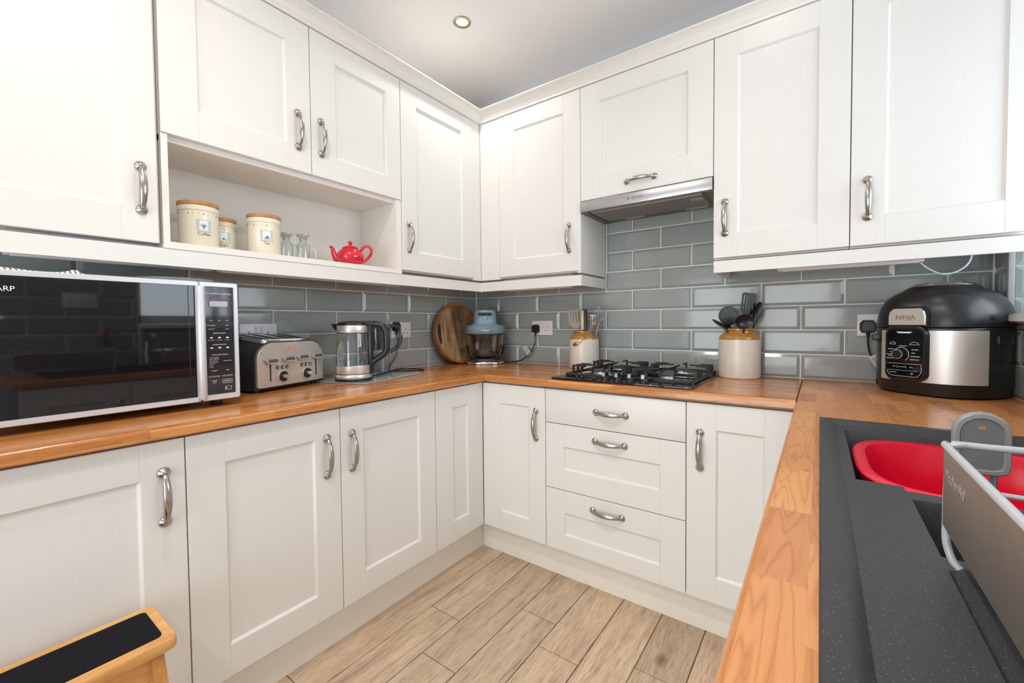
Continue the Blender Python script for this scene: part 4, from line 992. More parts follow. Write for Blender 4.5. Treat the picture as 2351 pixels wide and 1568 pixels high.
for s in (-1, 1):
    tube(bm, smooth_path([(0, -0.088, 0.034), (s*0.060, -0.084, 0.036), (s*0.098, -0.066, 0.052), (s*0.116, -0.05, 0.085), (s*0.121, -0.045, 0.120)], 6), 0.006, 8, flat=(1, 0.7))
    tube(bm, smooth_path([(0, 0.080, 0.034), (s*0.060, 0.078, 0.036), (s*0.098, 0.062, 0.052), (s*0.116, 0.045, 0.085), (s*0.121, 0.04, 0.120)], 6), 0.006, 8, flat=(1, 0.7))
    loft(bm, [[(s*0.112, -0.03, 0.094), (s*0.112, 0.03, 0.094), (s*0.112, 0.03, 0.104), (s*0.112, -0.03, 0.104)], [(s*0.150, -0.022, 0.098), (s*0.150, 0.022, 0.098), (s*0.150, 0.022, 0.101), (s*0.150, -0.022, 0.101)]])
loft(bm, [ov(0.078, 0.066, 0.032), ov(0.088, 0.075, 0.040), ov(0.094, 0.080, 0.044)], cap1=False)
fin(bm, 'cradle', m_black, u)
bm = BM(); loft(bm, [ov(0.09, 0.075, 0.055), ov(0.092, 0.077, 0.060)]); box(bm, -0.03, 0.03, -0.06, 0.02, 0.062, 0.10, bev=0.004); fin(bm, 'crisper_plate', plain('crisper_grey', (0.22, 0.22, 0.23), 0.35, 0.3), gb)
bm = BM(); loft(bm, [ov(0.121, 0.099, 0.183), ov(0.124, 0.101, 0.188), ov(0.122, 0.100, 0.191)]); fin(bm, 'seal', m_black, u, smooth=50)
bm = BM(); loft(bm, [ov(0.123, 0.101, 0.190), ov(0.127, 0.104, 0.194), ov(0.128, 0.105, 0.231), ov(0.124, 0.102, 0.236)]); fin(bm, 'lid_band', m_bluedark, u, smooth=50)
bm = BM(); loft(bm, [ov(0.125, 0.103, 0.235), ov(0.120, 0.098, 0.239), ov(0.092, 0.080, 0.246), ov(0.074, 0.070, 0.255), ov(0.072, 0.069, 0.270), ov(0.069, 0.067, 0.325), ov(0.066, 0.064, 0.336), ov(0.055, 0.053, 0.341)]); fin(bm, 'heating_pod', m_blue, u, smooth=50)
bm = BM(); plate(bm, rrect(0.086, 0.020, 0.009), -0.060, -0.0695, 'xz', (0, 0, 0.312)); fin(bm, 'display', m_blackgloss, u, smooth=30)
for k in (-2, -1, 1, 2):
    bm = BM(); lathe(bm, [(0.0052, -0.066), (0.0052, -0.0712), (0.0046, -0.0716)], 14, (k*0.017, 0, 0.291), axis='y'); fin(bm, 'button', plain('button_blue', (0.21, 0.34, 0.40), 0.4), u)
bm = BM(); lathe(bm, [(0.0098, -0.064), (0.0098, -0.074), (0.008, -0.0755), (0.001, -0.0755)], 20, (0, 0, 0.288), axis='y'); fin(bm, 'dial', plain('dial_blue', (0.34, 0.50, 0.56), 0.3), u)
text(u, [('NINJA', 0.019, (0.002, -0.1056, 0.212), FRONT, 'CENTER'), ('CRISPI', 0.006, (0, -0.092, 0.2445), (R(25), 0, 0), 'CENTER')], m_whitetxt)
at_world(plug(u, (0.505, -0.018, 1.128), '-y'), u)
bm = BM(); tube(bm, smooth_path([(0.506, -0.031, 1.086), (0.505, -0.034, 1.04), (0.478, -0.036, 0.985), (0.435, -0.036, 0.945), (0.385, -0.038, 0.922), (0.33, -0.05, 0.9135), (0.28, -0.09, 0.916)], 8), 0.0036, 8)
at_world(fin(bm, 'cord', m_black, u), u)
def cord_tag(parent, c, ang, w_=0.034, h_=0.060, nrm='-y'):
    bm = BM(); ca, sa = math.cos(ang), math.sin(ang)
    q = [(-w_/2, -h_/2), (w_/2, -h_/2), (w_/2, h_/2), (-w_/2, h_/2)]
    rot_ = [(a*ca-b*sa, a*sa+b*ca) for a, b in q]
    loft(bm, [[(c[0]+a, c[1], c[2]+b) for a, b in rot_], [(c[0]+a, c[1]-0.0006, c[2]+b) for a, b in rot_]])
    t_ = at_world(fin(bm, 'cord_label', plain('label_white', (0.62, 0.62, 0.66), 0.6), parent, smooth=0), parent)
    bm = BM()
    for k in range(5):
        v0 = -h_*0.1+k*h_*0.09
        q = [(-w_*0.38, v0), (w_*0.35, v0), (w_*0.35, v0+0.0014), (-w_*0.38, v0+0.0014)]; r_ = [(a*ca-b*sa, a*sa+b*ca) for a, b in q]
        loft(bm, [[(c[0]+a, c[1]-0.0006, c[2]+b) for a, b in r_], [(c[0]+a, c[1]-0.0009, c[2]+b) for a, b in r_]])
    at_world(fin(bm, 'print_line', m_greytxt, parent, smooth=0), parent)
    q = [(-w_*0.42, -h_*0.44), (w_*0.42, -h_*0.44), (w_*0.42, -h_*0.34), (-w_*0.42, -h_*0.34)]; r_ = [(a*ca-b*sa, a*sa+b*ca) for a, b in q]
    bm = BM(); loft(bm, [[(c[0]+a, c[1]-0.0006, c[2]+b) for a, b in r_], [(c[0]+a, c[1]-0.0009, c[2]+b) for a, b in r_]])
    at_world(fin(bm, 'print_stripe', plain('label_red', (0.40, 0.10, 0.07), 0.6), parent, smooth=0), parent)
cord_tag(u, (0.450, -0.042, 0.990), R(38))

# ================================================================ STONEWARE JARS AND UTENSILS
def jar(loc, r, h, label):
    u = root('stoneware_jar', loc, 0, label, 'jar')
    hs = h*0.775
    bm = BM(); lathe(bm, [(r-0.004, 0), (r, 0.004), (r+0.001, 0.02), (r, hs)], 44, cap1=False); fin(bm, 'body', m_stone, u)
    bm = BM(); lathe(bm, [(r, hs), (r, hs+0.006), (r-0.005, hs+0.018), (r-0.016, hs+0.028), (r-0.022, hs+0.031), (r-0.023, h-0.012), (r-0.018, h-0.008), (r-0.018, h-0.002), (r-0.021, h), (r-0.027, h-0.002), (r-0.028, hs+0.02), (r-0.016, hs-0.01), (r-0.012, 0.02), (0.001, 0.018)], 44, cap0=False)
    fin(bm, 'glazed_neck', m_amber, u); return u
JA = (0.873, -0.097, ZT); JB = (1.647, -0.100, ZT)
jar(JA, 0.081, 0.210, 'cream stoneware jar with amber glazed neck left of the hob')
jar(JB, 0.084, 0.222, 'cream stoneware jar with amber glazed neck right of the hob')
def utensil(name, base, top, label, cat, hr=0.005, hm=None, head=None, hmat=None, group=None):
    """handle from base to top, then head(bm, frame) drawn in the frame at top: z along the handle, x to picture right"""
    b = Vector(base); t = Vector(top); d = (t-b).normalized()
    side = Vector((0.84, 0.5, 0)); side = (side - d*side.dot(d)).normalized(); nrm = d.cross(side)
    u = root(name, base, 0, label, cat, group)
    bm = BM(); tube(bm, [Vector((0, 0, 0)), t-b], [hr, hr*0.8], 8); fin(bm, 'handle', hm or m_black, u)
    if head:
        bm = BM(); head(bm); Mx = Matrix(((side.x, nrm.x, d.x, t.x-b.x), (side.y, nrm.y, d.y, t.y-b.y), (side.z, nrm.z, d.z, t.z-b.z), (0, 0, 0, 1)))
        bmesh.ops.transform(bm, matrix=Mx, verts=bm.verts)
        fin(bm, 'head', hmat or m_black, u)
    return u
def slotted(w_, h_, n, r=0.012, t=0.002, taper=0.75):
    def f(bm):
        # blade as strips leaving slots
        zs0, zs1 = h_*0.28, h_*0.90
        sw = w_/(n*0.62+(n+1)); edges = [-w_/2]
        for i in range(2*n+1): edges.append(edges[-1]+(sw if i % 2 == 0 else sw*0.62))
        for i in range(2*n+1):
            if i % 2 == 0: loft(bm, [[(edges[i], -t, zs0), (edges[i+1], -t, zs0), (edges[i+1], t, zs0), (edges[i], t, zs0)], [(edges[i], -t, zs1), (edges[i+1], -t, zs1), (edges[i+1], t, zs1), (edges[i], t, zs1)]])
        rr_ = rrect(w_, (h_-zs1)*2+0.004, 0.006)
        loft(bm, [[(-w_/2, -t, zs1), (w_/2, -t, zs1), (w_/2, t, zs1), (-w_/2, t, zs1)], [(-w_/2+0.001, -t, h_-0.003), (w_/2-0.001, -t, h_-0.003), (w_/2-0.001, t, h_-0.003), (-w_/2+0.001, t, h_-0.003)], [(-w_/2+0.007, -t, h_), (w_/2-0.007, -t, h_), (w_/2-0.007, t, h_), (-w_/2+0.007, t, h_)]])
        loft(bm, [[(-0.006, -t, -0.005), (0.006, -t, -0.005), (0.006, t, -0.005), (-0.006, t, -0.005)], [(-w_*taper/2, -t, zs0*0.55), (w_*taper/2, -t, zs0*0.55), (w_*taper/2, t, zs0*0.55), (-w_*taper/2, t, zs0*0.55)], [(-w_/2, -t, zs0), (w_/2, -t, zs0), (w_/2, t, zs0), (-w_/2, t, zs0)]])
    return f
def bowlhead(a, b, dep, n=20, m_=7, back=1, holes=False):
    """oval spoon head, concave; a half width, b half length"""
    def f(bm):
        for thick in (0.0,):
            rings = []
            for k in range(m_+1):
                s = k/m_
                rings.append([(a*s*math.cos(t), back*(dep*(1-s*s)), b+b*s*math.sin(t)) for t in [2*PI*i/n for i in range(n)]])
            rings2 = [[(x, y-back*0.0018, z) for x, y, z in r_] for r_ in reversed(rings)]
            loft(bm, [[(x if abs(x) > 1e-9 else 0.0001, y, z) for x, y, z in r_] for r_ in rings[1:]] + rings2[:-1])
            if True:
                v = rings[1]
    return f
# left jar
utensil('slotted_turner', (0.858, -0.100, 0.930), (0.832, -0.112, 1.135), 'taupe slotted turner standing in the left jar', 'utensil', head=slotted(0.072, 0.102, 4), hmat=m_taupe, hm=m_taupe)
u = root('knife_handle', (0.876, -0.105, 0.935), 0, 'dark handled kitchen tool with an ivory inlay standing in the left jar', 'utensil')
bm = BM(); box(bm, -0.014, 0.018, -0.010, 0.010, 0.10, 0.300, bev=0.005, seg=2); fin(bm, 'handle', plain('dark_brown_handle', (0.03, 0.016, 0.012), 0.3), u)
bm = BM(); box(bm, -0.014, 0.004, -0.0115, -0.006, 0.185, 0.296, bev=0.004, seg=2); fin(bm, 'inlay', m_ivory, u)
bm = BM(); box(bm, -0.008, 0.008, -0.001, 0.001, 0.0, 0.12); fin(bm, 'blade', m_chrome, u, smooth=0)
def whiskhead(bm):
    for k in range(5):
        a = PI*k/5; ca, sa = math.cos(a), math.sin(a)
        tube(bm, smooth_path([(0, 0, 0), (0.022*ca, 0.022*sa, 0.03), (0.027*ca, 0.027*sa, 0.062), (0.012*ca, 0.012*sa, 0.088), (-0.012*ca, -0.012*sa, 0.088), (-0.027*ca, -0.027*sa, 0.062), (-0.022*ca, -0.022*sa, 0.03), (0, 0, 0)], 4), 0.0009, 5)
utensil('balloon_whisk', (0.905, -0.090, 0.935), (0.956, -0.086, 1.160), 'thin wire balloon whisk leaning to the right in the left jar', 'utensil', hm=m_chrome, head=whiskhead, hmat=m_chrome, hr=0.004)
u = root('tongs', (0.900, -0.125, 0.935), 0, 'steel tongs standing at the front of the left jar', 'utensil')
for s, tx in ((-1, 0.028), (1, 0.060)):
    bm = BM(); loft(bm, [[(0, 0, 0), (0.008, 0, 0), (0.008, 0.002, 0), (0, 0.002, 0)], [(tx, -0.006, 0.235), (tx+0.012, -0.006, 0.235), (tx+0.012, -0.004, 0.235), (tx, -0.004, 0.235)], [(tx+0.003*s, -0.008, 0.262), (tx+0.008+0.003*s, -0.008, 0.262), (tx+0.008+0.003*s, -0.006, 0.262), (tx+0.003*s, -0.006, 0.262)]])
    fin(bm, 'arm', m_chrome, u, smooth=30)
u = utensil('potato_masher', (0.895, -0.085, 0.935), (0.915, -0.075, 1.150), 'black and steel serving tool at the back of the left jar', 'utensil', hm=m_chrome, head=slotted(0.040, 0.055, 3), hmat=m_chrome, hr=0.0035)
# copper leaf hanging on the left jar
u = root('copper_ornament', (0.866, -0.183, 1.045), 0, 'small copper leaf ornament hanging on the left jar', 'ornament')
bm = BM(); loft(bm, [[(x+0.004*k*0, -0.0+y*s, z) for (x, y, z) in ()] for k in ()]) if False else None
rings = []
for t, r_ in ((0, 0.0005), (0.15, 0.006), (0.4, 0.0105), (0.65, 0.0095), (0.85, 0.005), (1, 0.001)):
    x = -0.020+0.040*t; rings.append([(x, 0.004*math.sin(a)*r_/0.0105, -0.004+0.012*t+r_*math.cos(a)) for a in [2*PI*k/12 for k in range(12)]])
loft(bm, rings); tube(bm, smooth_path([(0.018, 0, 0.008), (0.030, 0.002, 0.014), (0.042, 0.010, 0.032), (0.044, 0.020, 0.045)], 5), 0.0014, 6)
fin(bm, 'copper_leaf', m_copper, u)
# right jar
utensil('slotted_spatula', (1.650, -0.100, 0.935), (1.674, -0.088, 1.182), 'black slotted spatula, tallest tool in the right jar', 'utensil', head=slotted(0.060, 0.108, 4))
def skimmer(bm):
    a = 0.043
    plate(bm, [(a*math.cos(t), a*math.sin(t)) for t in [2*PI*k/28 for k in range(28)]], -0.0015, 0.0015, 'xz', (0, 0, a))
us = utensil('skimmer', (1.640, -0.112, 0.935), (1.612, -0.125, 1.145), 'black round skimmer with pierced disc in the right jar', 'utensil', head=skimmer)
# pierced holes shown as small light discs set into the skimmer face
d_ = Vector((1.612-1.640, -0.013, 0.210)).normalized(); sd = Vector((0.84, 0.5, 0)); sd = (sd-d_*sd.dot(d_)).normalized(); nm = d_.cross(sd)
bm = BM()
for i in range(-3, 4):
    for j in range(-3, 4):
        a, b = i*0.0105+(j % 2)*0.005, j*0.0095
        if a*a+b*b < 0.034**2:
            plate(bm, [(0.0019*math.cos(t), 0.0019*math.sin(t)) for t in [2*PI*k/8 for k in range(8)]], -0.0018, 0.0018, 'xz', (a, 0, 0.043+b))
o3 = Vector((1.612-1.640, -0.013, 0.210))
Mx = Matrix(((sd.x, nm.x, d_.x, o3.x), (sd.y, nm.y, d_.y, o3.y), (sd.z, nm.z, d_.z, o3.z), (0, 0, 0, 1))); bmesh.ops.transform(bm, matrix=Mx, verts=bm.verts)
o = fin(bm, 'pierced_holes', plain('tile_seen_through', (0.30, 0.32, 0.31), 0.3), us, smooth=0); o['kind'] = 'stuff'
utensil('serving_ladle', (1.655, -0.118, 0.935), (1.672, -0.160, 1.128), 'black ladle with round bowl at the front of the right jar', 'utensil', head=bowlhead(0.038, 0.033, 0.016, back=1))
utensil('serving_spoon', (1.655, -0.095, 0.935), (1.704, -0.085, 1.150), 'black serving spoon leaning right in the right jar', 'utensil', head=bowlhead(0.019, 0.050, 0.010, back=1))
utensil('pasta_server', (1.640, -0.100, 0.935), (1.603, -0.118, 1.132), 'black spoon leaning far left in the right jar', 'utensil', head=bowlhead(0.017, 0.030, 0.009, back=-1))
_o = utensil('cooking_spoon', (1.640, -0.108, 0.935), (1.606, -0.150, 1.122), 'black spoon lying lowest over the left rim of the right jar', 'utensil', hr=0.004)
bm = BM(); rings = []
for t, a in ((0, 0.004), (0.2, 0.012), (0.5, 0.017), (0.8, 0.013), (1.0, 0.003)):
    cx, cy, cz = -0.030-0.065*t, -0.040-0.012*t, 0.190+0.046*t
    rings.append([(cx+0.3*a*math.cos(k), cy+0.9*a*math.cos(k), cz+0.55*a*math.sin(k)) for k in [2*PI*i/14 for i in range(14)]])
loft(bm, rings); fin(bm, 'head', m_black, _o)

# ================================================================ PRESSURE COOKER
u = root('pressure_cooker', (2.283, -0.195, ZT), R(-40), 'large black and steel multi pressure cooker in the back corner', 'pressure cooker')
def se(a, b, z, n=64, p=2.5, ox=0, oy=0):
    r_ = []
    for k in range(n):
        t = 2*PI*k/n; c_, s_ = math.cos(t), math.sin(t)
        r_.append((ox+a*abs(c_)**(2/p)*(1 if c_ >= 0 else -1), oy+b*abs(s_)**(2/p)*(1 if s_ >= 0 else -1), z))
    return r_
A, B_ = 0.160, 0.158
bm = BM(); loft(bm, [se(A*0.90, B_*0.90, 0.002), se(A*0.955, B_*0.955, 0.006), se(A*0.975, B_*0.975, 0.030), se(A, B_, 0.045), se(A, B_, 0.222), se(A*0.985, B_*0.985, 0.226)]); body = fin(bm, 'body', m_black, u, smooth=50)
# steel wrap: patch of the wall between two local angles
bm = BM(); n = 64; ra = se(A+0.0022, B_+0.0022, 0.047, n); rb = se(A+0.0022, B_+0.0022, 0.216, n)
def ang(p): return math.degrees(math.atan2(p[1], p[0]))
lo, hi = -90-34, -90+72
sel = [k for k in range(n) if lo <= (ang(ra[k]) if ang(ra[k]) < 90 else ang(ra[k])-360) <= hi]
sel.sort(key=lambda k: ang(ra[k]) if ang(ra[k]) < 90 else ang(ra[k])-360)
outer = [ra[k] for k in sel]; 
loft(bm, [[(p[0], p[1], 0.047) for p in outer]+[(p[0]*0.98, p[1]*0.98, 0.047) for p in reversed(outer)], [(p[0], p[1], 0.218) for p in outer]+[(p[0]*0.98, p[1]*0.98, 0.218) for p in reversed(outer)]])
wrap = fin(bm, 'steel_wrap', m_brushed, u, smooth=40)
bm = BM(); loft(bm, [se(A*1.0, B_*1.0, 0.229), se(A*1.005, B_*1.005, 0.236), se(A*0.99, B_*0.99, 0.268), se(A*0.95, B_*0.95, 0.296), se(A*0.86, B_*0.86, 0.324), se(A*0.72, B_*0.72, 0.344), se(A*0.60, B_*0.60, 0.354), se(A*0.56, B_*0.56, 0.362), se(A*0.50, B_*0.50, 0.366)]); lid = fin(bm, 'lid', m_black, u, smooth=50)
bm = BM(); lathe(bm, [(0.080, 0.364), (0.084, 0.368), (0.080, 0.374), (0.060, 0.380), (0.001, 0.382)], 40); fin(bm, 'vent_disc', m_chrome, lid)
bm = BM(); lathe(bm, [(0.0885, 0.360), (0.090, 0.364), (0.086, 0.367)], 40, cap1=False); fin(bm, 'vent_collar', m_black, lid)
# control panel: rounded black shield
bm = BM(); outl = [(x, z) for x, z in rrect(0.122, 0.185, 0.028, 6)]
loft(bm, [[(x, -B_+0.012, 0.140+z) for x, z in outl], [(x, -B_-0.010, 0.140+z) for x, z in outl], [(x*0.95, -B_-0.014, 0.140+z*0.96) for x, z in outl]])
pnl = fin(bm, 'control_panel', m_black, u, smooth=40)
PY = -B_-0.0142
bm = BM(); outl = rrect(0.106, 0.165, 0.020, 6)
loft(bm, [[(x, PY+0.001, 0.1395+z) for x, z in outl], [(x, PY-0.0006, 0.1395+z) for x, z in outl]]); fin(bm, 'touch_glass', m_blackgloss, pnl, smooth=40)
PT = PY-0.0010
bm = BM(); lathe(bm, [(0.0165, -0.0), (0.0165, -0.012), (0.0148, -0.0145), (0.001, -0.0145)], 32, (-0.012, PT+0.001, 0.138), axis='y'); kb = fin(bm, 'dial', m_black, pnl)
bm = BM(); lathe(bm, [(0.0158, -0.0132), (0.0160, -0.0152), (0.0142, -0.0156), (0.0142, -0.0145)], 32, (-0.012, PT+0.001, 0.138), axis='y', cap0=False, cap1=False); fin(bm, 'dial_ring', m_chrome, kb)
bm = BM()
arc = [(-0.009+0.0235*math.cos(R(t)), PT-0.0004, 0.137+0.0235*math.sin(R(t))) for t in range(-55, 140, 8)]; tube(bm, arc, 0.0007, 5)
tube(bm, [(-0.050, PT-0.0004, 0.106), (0.050, PT-0.0004, 0.106)], 0.0006, 4); tube(bm, [(-0.048, PT-0.0004, 0.083), (0.040, PT-0.0004, 0.083)], 0.0004, 4)
tube(bm, smooth_path([(0.050, PT-0.0004, 0.106), (0.050, PT-0.0004, 0.082), (0.042, PT-0.0004, 0.068), (0.030, PT-0.0004, 0.064), (-0.030, PT-0.0004, 0.064), (-0.044, PT-0.0004, 0.068), (-0.050, PT-0.0004, 0.082)], 5), 0.0006, 4)
for x in (-0.020, 0.006): tube(bm, [(x, PT-0.0004, 0.090), (x, PT-0.0004, 0.100)], 0.0004, 4)
lathe(bm, [(0.0032, -0.0002), (0.0032, -0.0008), (0.0024, -0.0008), (0.0024, -0.0002)], 14, (0.024, PT, 0.074), axis='y', cap0=False, cap1=False)
# lid symbols
for cx_, s in ((-0.034, 0.85), (0.030, 1.25)):
    pts = [(-0.0110, 0), (-0.0085, 0.006), (-0.003, 0.009), (0.003, 0.009), (0.0085, 0.006), (0.0110, 0), (-0.0110, 0)]
    tube(bm, [(cx_+a*s, PT-0.0004, 0.171+b*0.9) for a, b in pts], 0.0006, 4)
plate(bm, [(-0.024, 0), (0.024, 0), (0.017, -0.005), (-0.017, -0.005)], -0.0002, -0.0008, 'xz', (0, PT, 0.214))
fin(bm, 'panel_marks', m_whitetxt, pnl, smooth=0)
def pt(s, size, x, z, al='CENTER'): return (s, size, (x, PT-0.0004, z), FRONT, al)
text(pnl, [pt('START/STOP', 0.0042, -0.004, 0.1655), pt('AIR CRISP', 0.0046, 0.022, 0.154, 'LEFT'), pt('GRILL', 0.0046, 0.022, 0.143, 'LEFT'), pt('BAKE/ROAST', 0.0046, 0.020, 0.132, 'LEFT'), pt('DEHYDRATE', 0.0046, 0.018, 0.121, 'LEFT'),
           pt('PRESSURE', 0.0040, -0.031, 0.154, 'RIGHT'), pt('STEAM', 0.0040, -0.031, 0.144, 'RIGHT'), pt('SLOW COOK', 0.0040, -0.031, 0.136, 'RIGHT'), pt('YOGURT', 0.0040, -0.031, 0.131, 'RIGHT'), pt('SEAR/SAUTÉ', 0.0040, -0.031, 0.123, 'RIGHT'),
           pt('- TEMP', 0.0038, -0.030, 0.095), pt('FUNCTION', 0.0038, -0.006, 0.095), pt('TIME +', 0.0038, 0.022, 0.095), pt('KEEP WARM', 0.0036, -0.032, 0.075)], m_whitetxt)
# lid badge
bm = BM(); outl = [(-0.054, 0), (0.054, 0), (0.054, 0.030), (0.050, 0.046), (0.038, 0.056), (-0.038, 0.056), (-0.050, 0.046), (-0.054, 0.030)]
loft(bm, [[(x, -B_+0.03, 0.236+z) for x, z in outl], [(x, -B_-0.006, 0.236+z) for x, z in outl], [(x*0.97, -B_-0.009, 0.237+z*0.97) for x, z in outl]]); bdg = fin(bm, 'lid_badge', m_brushed, lid, smooth=30)
bm = BM(); outl2 = [(x*1.12, (z-0.02)*1.16+0.02) for x, z in outl]
loft(bm, [[(x, -B_+0.04, 0.236+z) for x, z in outl2], [(x, -B_-0.003, 0.236+z) for x, z in outl2]]); fin(bm, 'badge_surround', m_black, lid, smooth=30)
text(lid, [('NINJA', 0.0215, (-0.002, -B_-0.0094, 0.262), FRONT, 'CENTER')], plain('embossed_letter', (0.36, 0.35, 0.33), 0.3, 0.9))
# hinge bulge, side handles
def radial_block(angle, r0, r1, hw_, z0, z1, m_, name, parent, bev=0.004):
    bm = BM(); box(bm, r0, r1, -hw_, hw_, z0, z1, bev=bev, seg=2)
    bmesh.ops.rotate(bm, verts=bm.verts, matrix=Matrix.Rotation(R(angle), 3, 'Z')); return fin(bm, name, m_, parent, smooth=40)
radial_block(-90-50, 0.150, 0.186, 0.040, 0.180, 0.202, m_black, 'carry_handle', u)
radial_block(-90+91, 0.148, 0.166, 0.036, 0.172, 0.200, m_black, 'carry_handle', u)
radial_block(-90-62, 0.140, 0.170, 0.028, 0.010, 0.250, m_black, 'side_pod', u, 0.010)
radial_block(-90+62, 0.100, 0.1625, 0.045, 0.236, 0.286, m_black, 'lid_pod', lid, 0.016)
# small triangular crisp logo on the wrap
a = R(-90+72); rr_ = A+0.0045
cx_, cy_ = rr_*math.cos(a)*1.05, rr_*math.sin(a)*1.05
# cord and plug
at_world(plug(u, (2.0985, -0.018, 1.137), '-y'), u)
bm = BM(); tube(bm, smooth_path([(2.0985, -0.031, 1.095), (2.100, -0.034, 1.06), (2.108, -0.036, 1.02), (2.125, -0.040, 0.99), (2.150, -0.055, 0.965), (2.19, -0.09, 0.95)], 8), 0.0036, 8)
at_world(fin(bm, 'cord', m_black, u), u)
cord_tag(u, (2.128, -0.048, 1.000), R(28), 0.036, 0.052)

# ================================================================ THINGS ON THE OPEN SHELF (top at 1.426)
ZSH = 1.4262
def canister(loc, r, h, rz, word, label, pic):
    u = root('canister', loc, rz, label, 'canister')
    bm = BM(); lathe(bm, [(r-0.002, 0), (r, 0.003), (r, h-0.032), (r+0.0025, h-0.030), (r+0.0025, h-0.016), (r-0.001, h-0.013)], 40); fin(bm, 'body', m_ceramic, u)
    bm = BM(); lathe(bm, [(r+0.001, h-0.0128), (r+0.003, h-0.011), (r+0.003, h-0.002), (r+0.001, h), (0.001, h)], 40); fin(bm, 'lid', m_lidwood, u)
    # printed square picture wrapped on the front
    def patch(x0, x1, z0, z1, off, m_, name):
        bm = BM(); n = 8; rr2 = r+off
        q = [[(rr2*math.sin(x0+(x1-x0)*k/n), -rr2*math.cos(x0+(x1-x0)*k/n), z) for k in range(n+1)] for z in (z0, z1)]
        loft(bm, q, ring_closed=False, cap0=False, cap1=False); return fin(bm, name, m_, u, smooth=60)
    zc_ = h*0.47; s = 0.019; a = s/r
    patch(-a*1.04, a*1.04, zc_-s*1.04, zc_+s*1.04, 0.0003, m_printdark, 'print_border'); patch(-a, a, zc_-s, zc_+s, 0.0005, m_printblue, 'print_picture')
    patch(-a*0.62, a*0.62, zc_-s*0.95, zc_+s*0.95, 0.0007, m_printwhite, 'print_picture'); patch(-a*0.95, a*0.95, zc_-s*0.95, zc_-s*0.6, 0.0009, m_printyel, 'print_picture')
    bm = BM()
    def P(u_, z, off=0.0011): return ((r+off)*math.sin(u_/r), -(r+off)*math.cos(u_/r), z)
    if pic == 'leaf':
        for k in range(7): t = PI*(k+0.5)/7; tube(bm, [P(0, zc_-0.004), P(0.010*math.cos(t), zc_-0.002+0.010*math.sin(t))], 0.0007, 4)
        tube(bm, [P(-0.004, zc_-0.007), P(0.004, zc_-0.007)], 0.0012, 4)
    elif pic == 'fruit':
        tube(bm, [P(-0.004, zc_-0.005), P(0.003, zc_-0.004)], 0.0030, 6); tube(bm, [P(0.006, zc_-0.007), P(0.009, zc_-0.007)], 0.0020, 6)
    else:
        tube(bm, [P(-0.008, zc_-0.010), P(0.009, zc_-0.010)], 0.0012, 4); tube(bm, [P(-0.003, zc_-0.008), P(0.004, zc_+0.002), P(0.005, zc_-0.008)], [0.003, 0.001, 0.003], 5)
    fin(bm, 'print_motif', m_printdark, u)
    bm = BM()
    for k in range(-6, 7):
        uu = k*0.0145; z = h-0.042
        if k % 3 == 0: tube(bm, [P(uu-0.002, z-0.002), P(uu+0.002, z-0.002), P(uu+0.001, z+0.003)], 0.0008, 4)
        elif k % 3 == 1: tube(bm, [P(uu-0.0015, z-0.002), P(uu+0.0015, z+0.002)], 0.0005, 4)
        else: tube(bm, [P(uu, z-0.001), P(uu+0.001, z+0.002)], 0.0007, 4)
    fin(bm, 'print_frieze', m_printdark, u)
    # word under the picture, bent onto the jar
    cu = bpy.data.curves.new('t', 'FONT'); cu.body = word; cu.size = 0.0135; cu.align_x = 'CENTER'; cu.extrude = 0.0002; cu.resolution_u = 3
    ob = bpy.data.objects.new('t', cu); COL.objects.link(ob); bpy.context.view_layer.update()
    me = bpy.data.meshes.new_from_object(ob.evaluated_get(bpy.context.evaluated_depsgraph_get())); bm = BM(); bm.from_mesh(me)
    for v in bm.verts: v.co = Vector(P(v.co.x, zc_-s-0.0125+v.co.y, 0.0006+v.co.z))
    bpy.data.objects.remove(ob); bpy.data.curves.remove(cu); bpy.data.meshes.remove(me)
    fin(bm, 'lettering', m_greytxt, u, smooth=0)
CAMX, CAMY = 1.941, -2.270
def face_cam(x, y): return math.atan2(CAMX-x, -(CAMY-y))
canister((0.200, -1.702, ZSH), 0.058, 0.157, face_cam(0.2, -1.702)+R(14), 'Coffee', 'cream coffee canister with wooden lid, front left on the open shelf', 'leaf')
canister((0.100, -1.592, ZSH), 0.042, 0.140, face_cam(0.1, -1.592)+R(4), 'Sugar', 'smaller cream sugar canister with wooden lid, half behind the coffee canister', 'fruit')
canister((0.200, -1.487, ZSH), 0.056, 0.157, face_cam(0.2, -1.487)+R(8), 'Tea', 'cream tea canister with wooden lid beside the glass bottles', 'boat')
def glass_jug(x, y, label):
    u = root('glass_jug', (x, y, ZSH), face_cam(x, y), label, 'glass jug')
    bm = BM(); lathe(bm, [(0.024, 0), (0.027, 0.003), (0.028, 0.060), (0.026, 0.070), (0.015, 0.080), (0.014, 0.088), (0.018, 0.096)], 28, cap1=False); fin(bm, 'bottle', m_thick, u)
    bm = BM(); lathe(bm, [(0.012, 0.084), (0.013, 0.096), (0.024, 0.104), (0.0275, 0.108), (0.0275, 0.111), (0.001, 0.112)], 24); st_ = fin(bm, 'stopper', m_thick, u)
    bm = BM()
    for k in range(24):
        a = 2*PI*k/24; tube(bm, [(0.014*math.cos(a), 0.014*math.sin(a), 0.0985), (0.027*math.cos(a), 0.027*math.sin(a), 0.1095)], 0.0012, 4)
    o = fin(bm, 'fluting', plain('glass_flute', (0.62, 0.63, 0.62), 0.15), st_, smooth=0); o['kind'] = 'stuff'
    bm = BM(); tube(bm, smooth_path([(0.026, 0, 0.068), (0.040, 0, 0.062), (0.048, 0, 0.040), (0.044, 0, 0.012), (0.027, 0, 0.006)], 6), 0.0030, 8); fin(bm, 'handle', m_thick, u)
glass_jug(0.175, -1.392, 'small clear glass jug with fluted stopper, nearly hidden behind the tea canister')
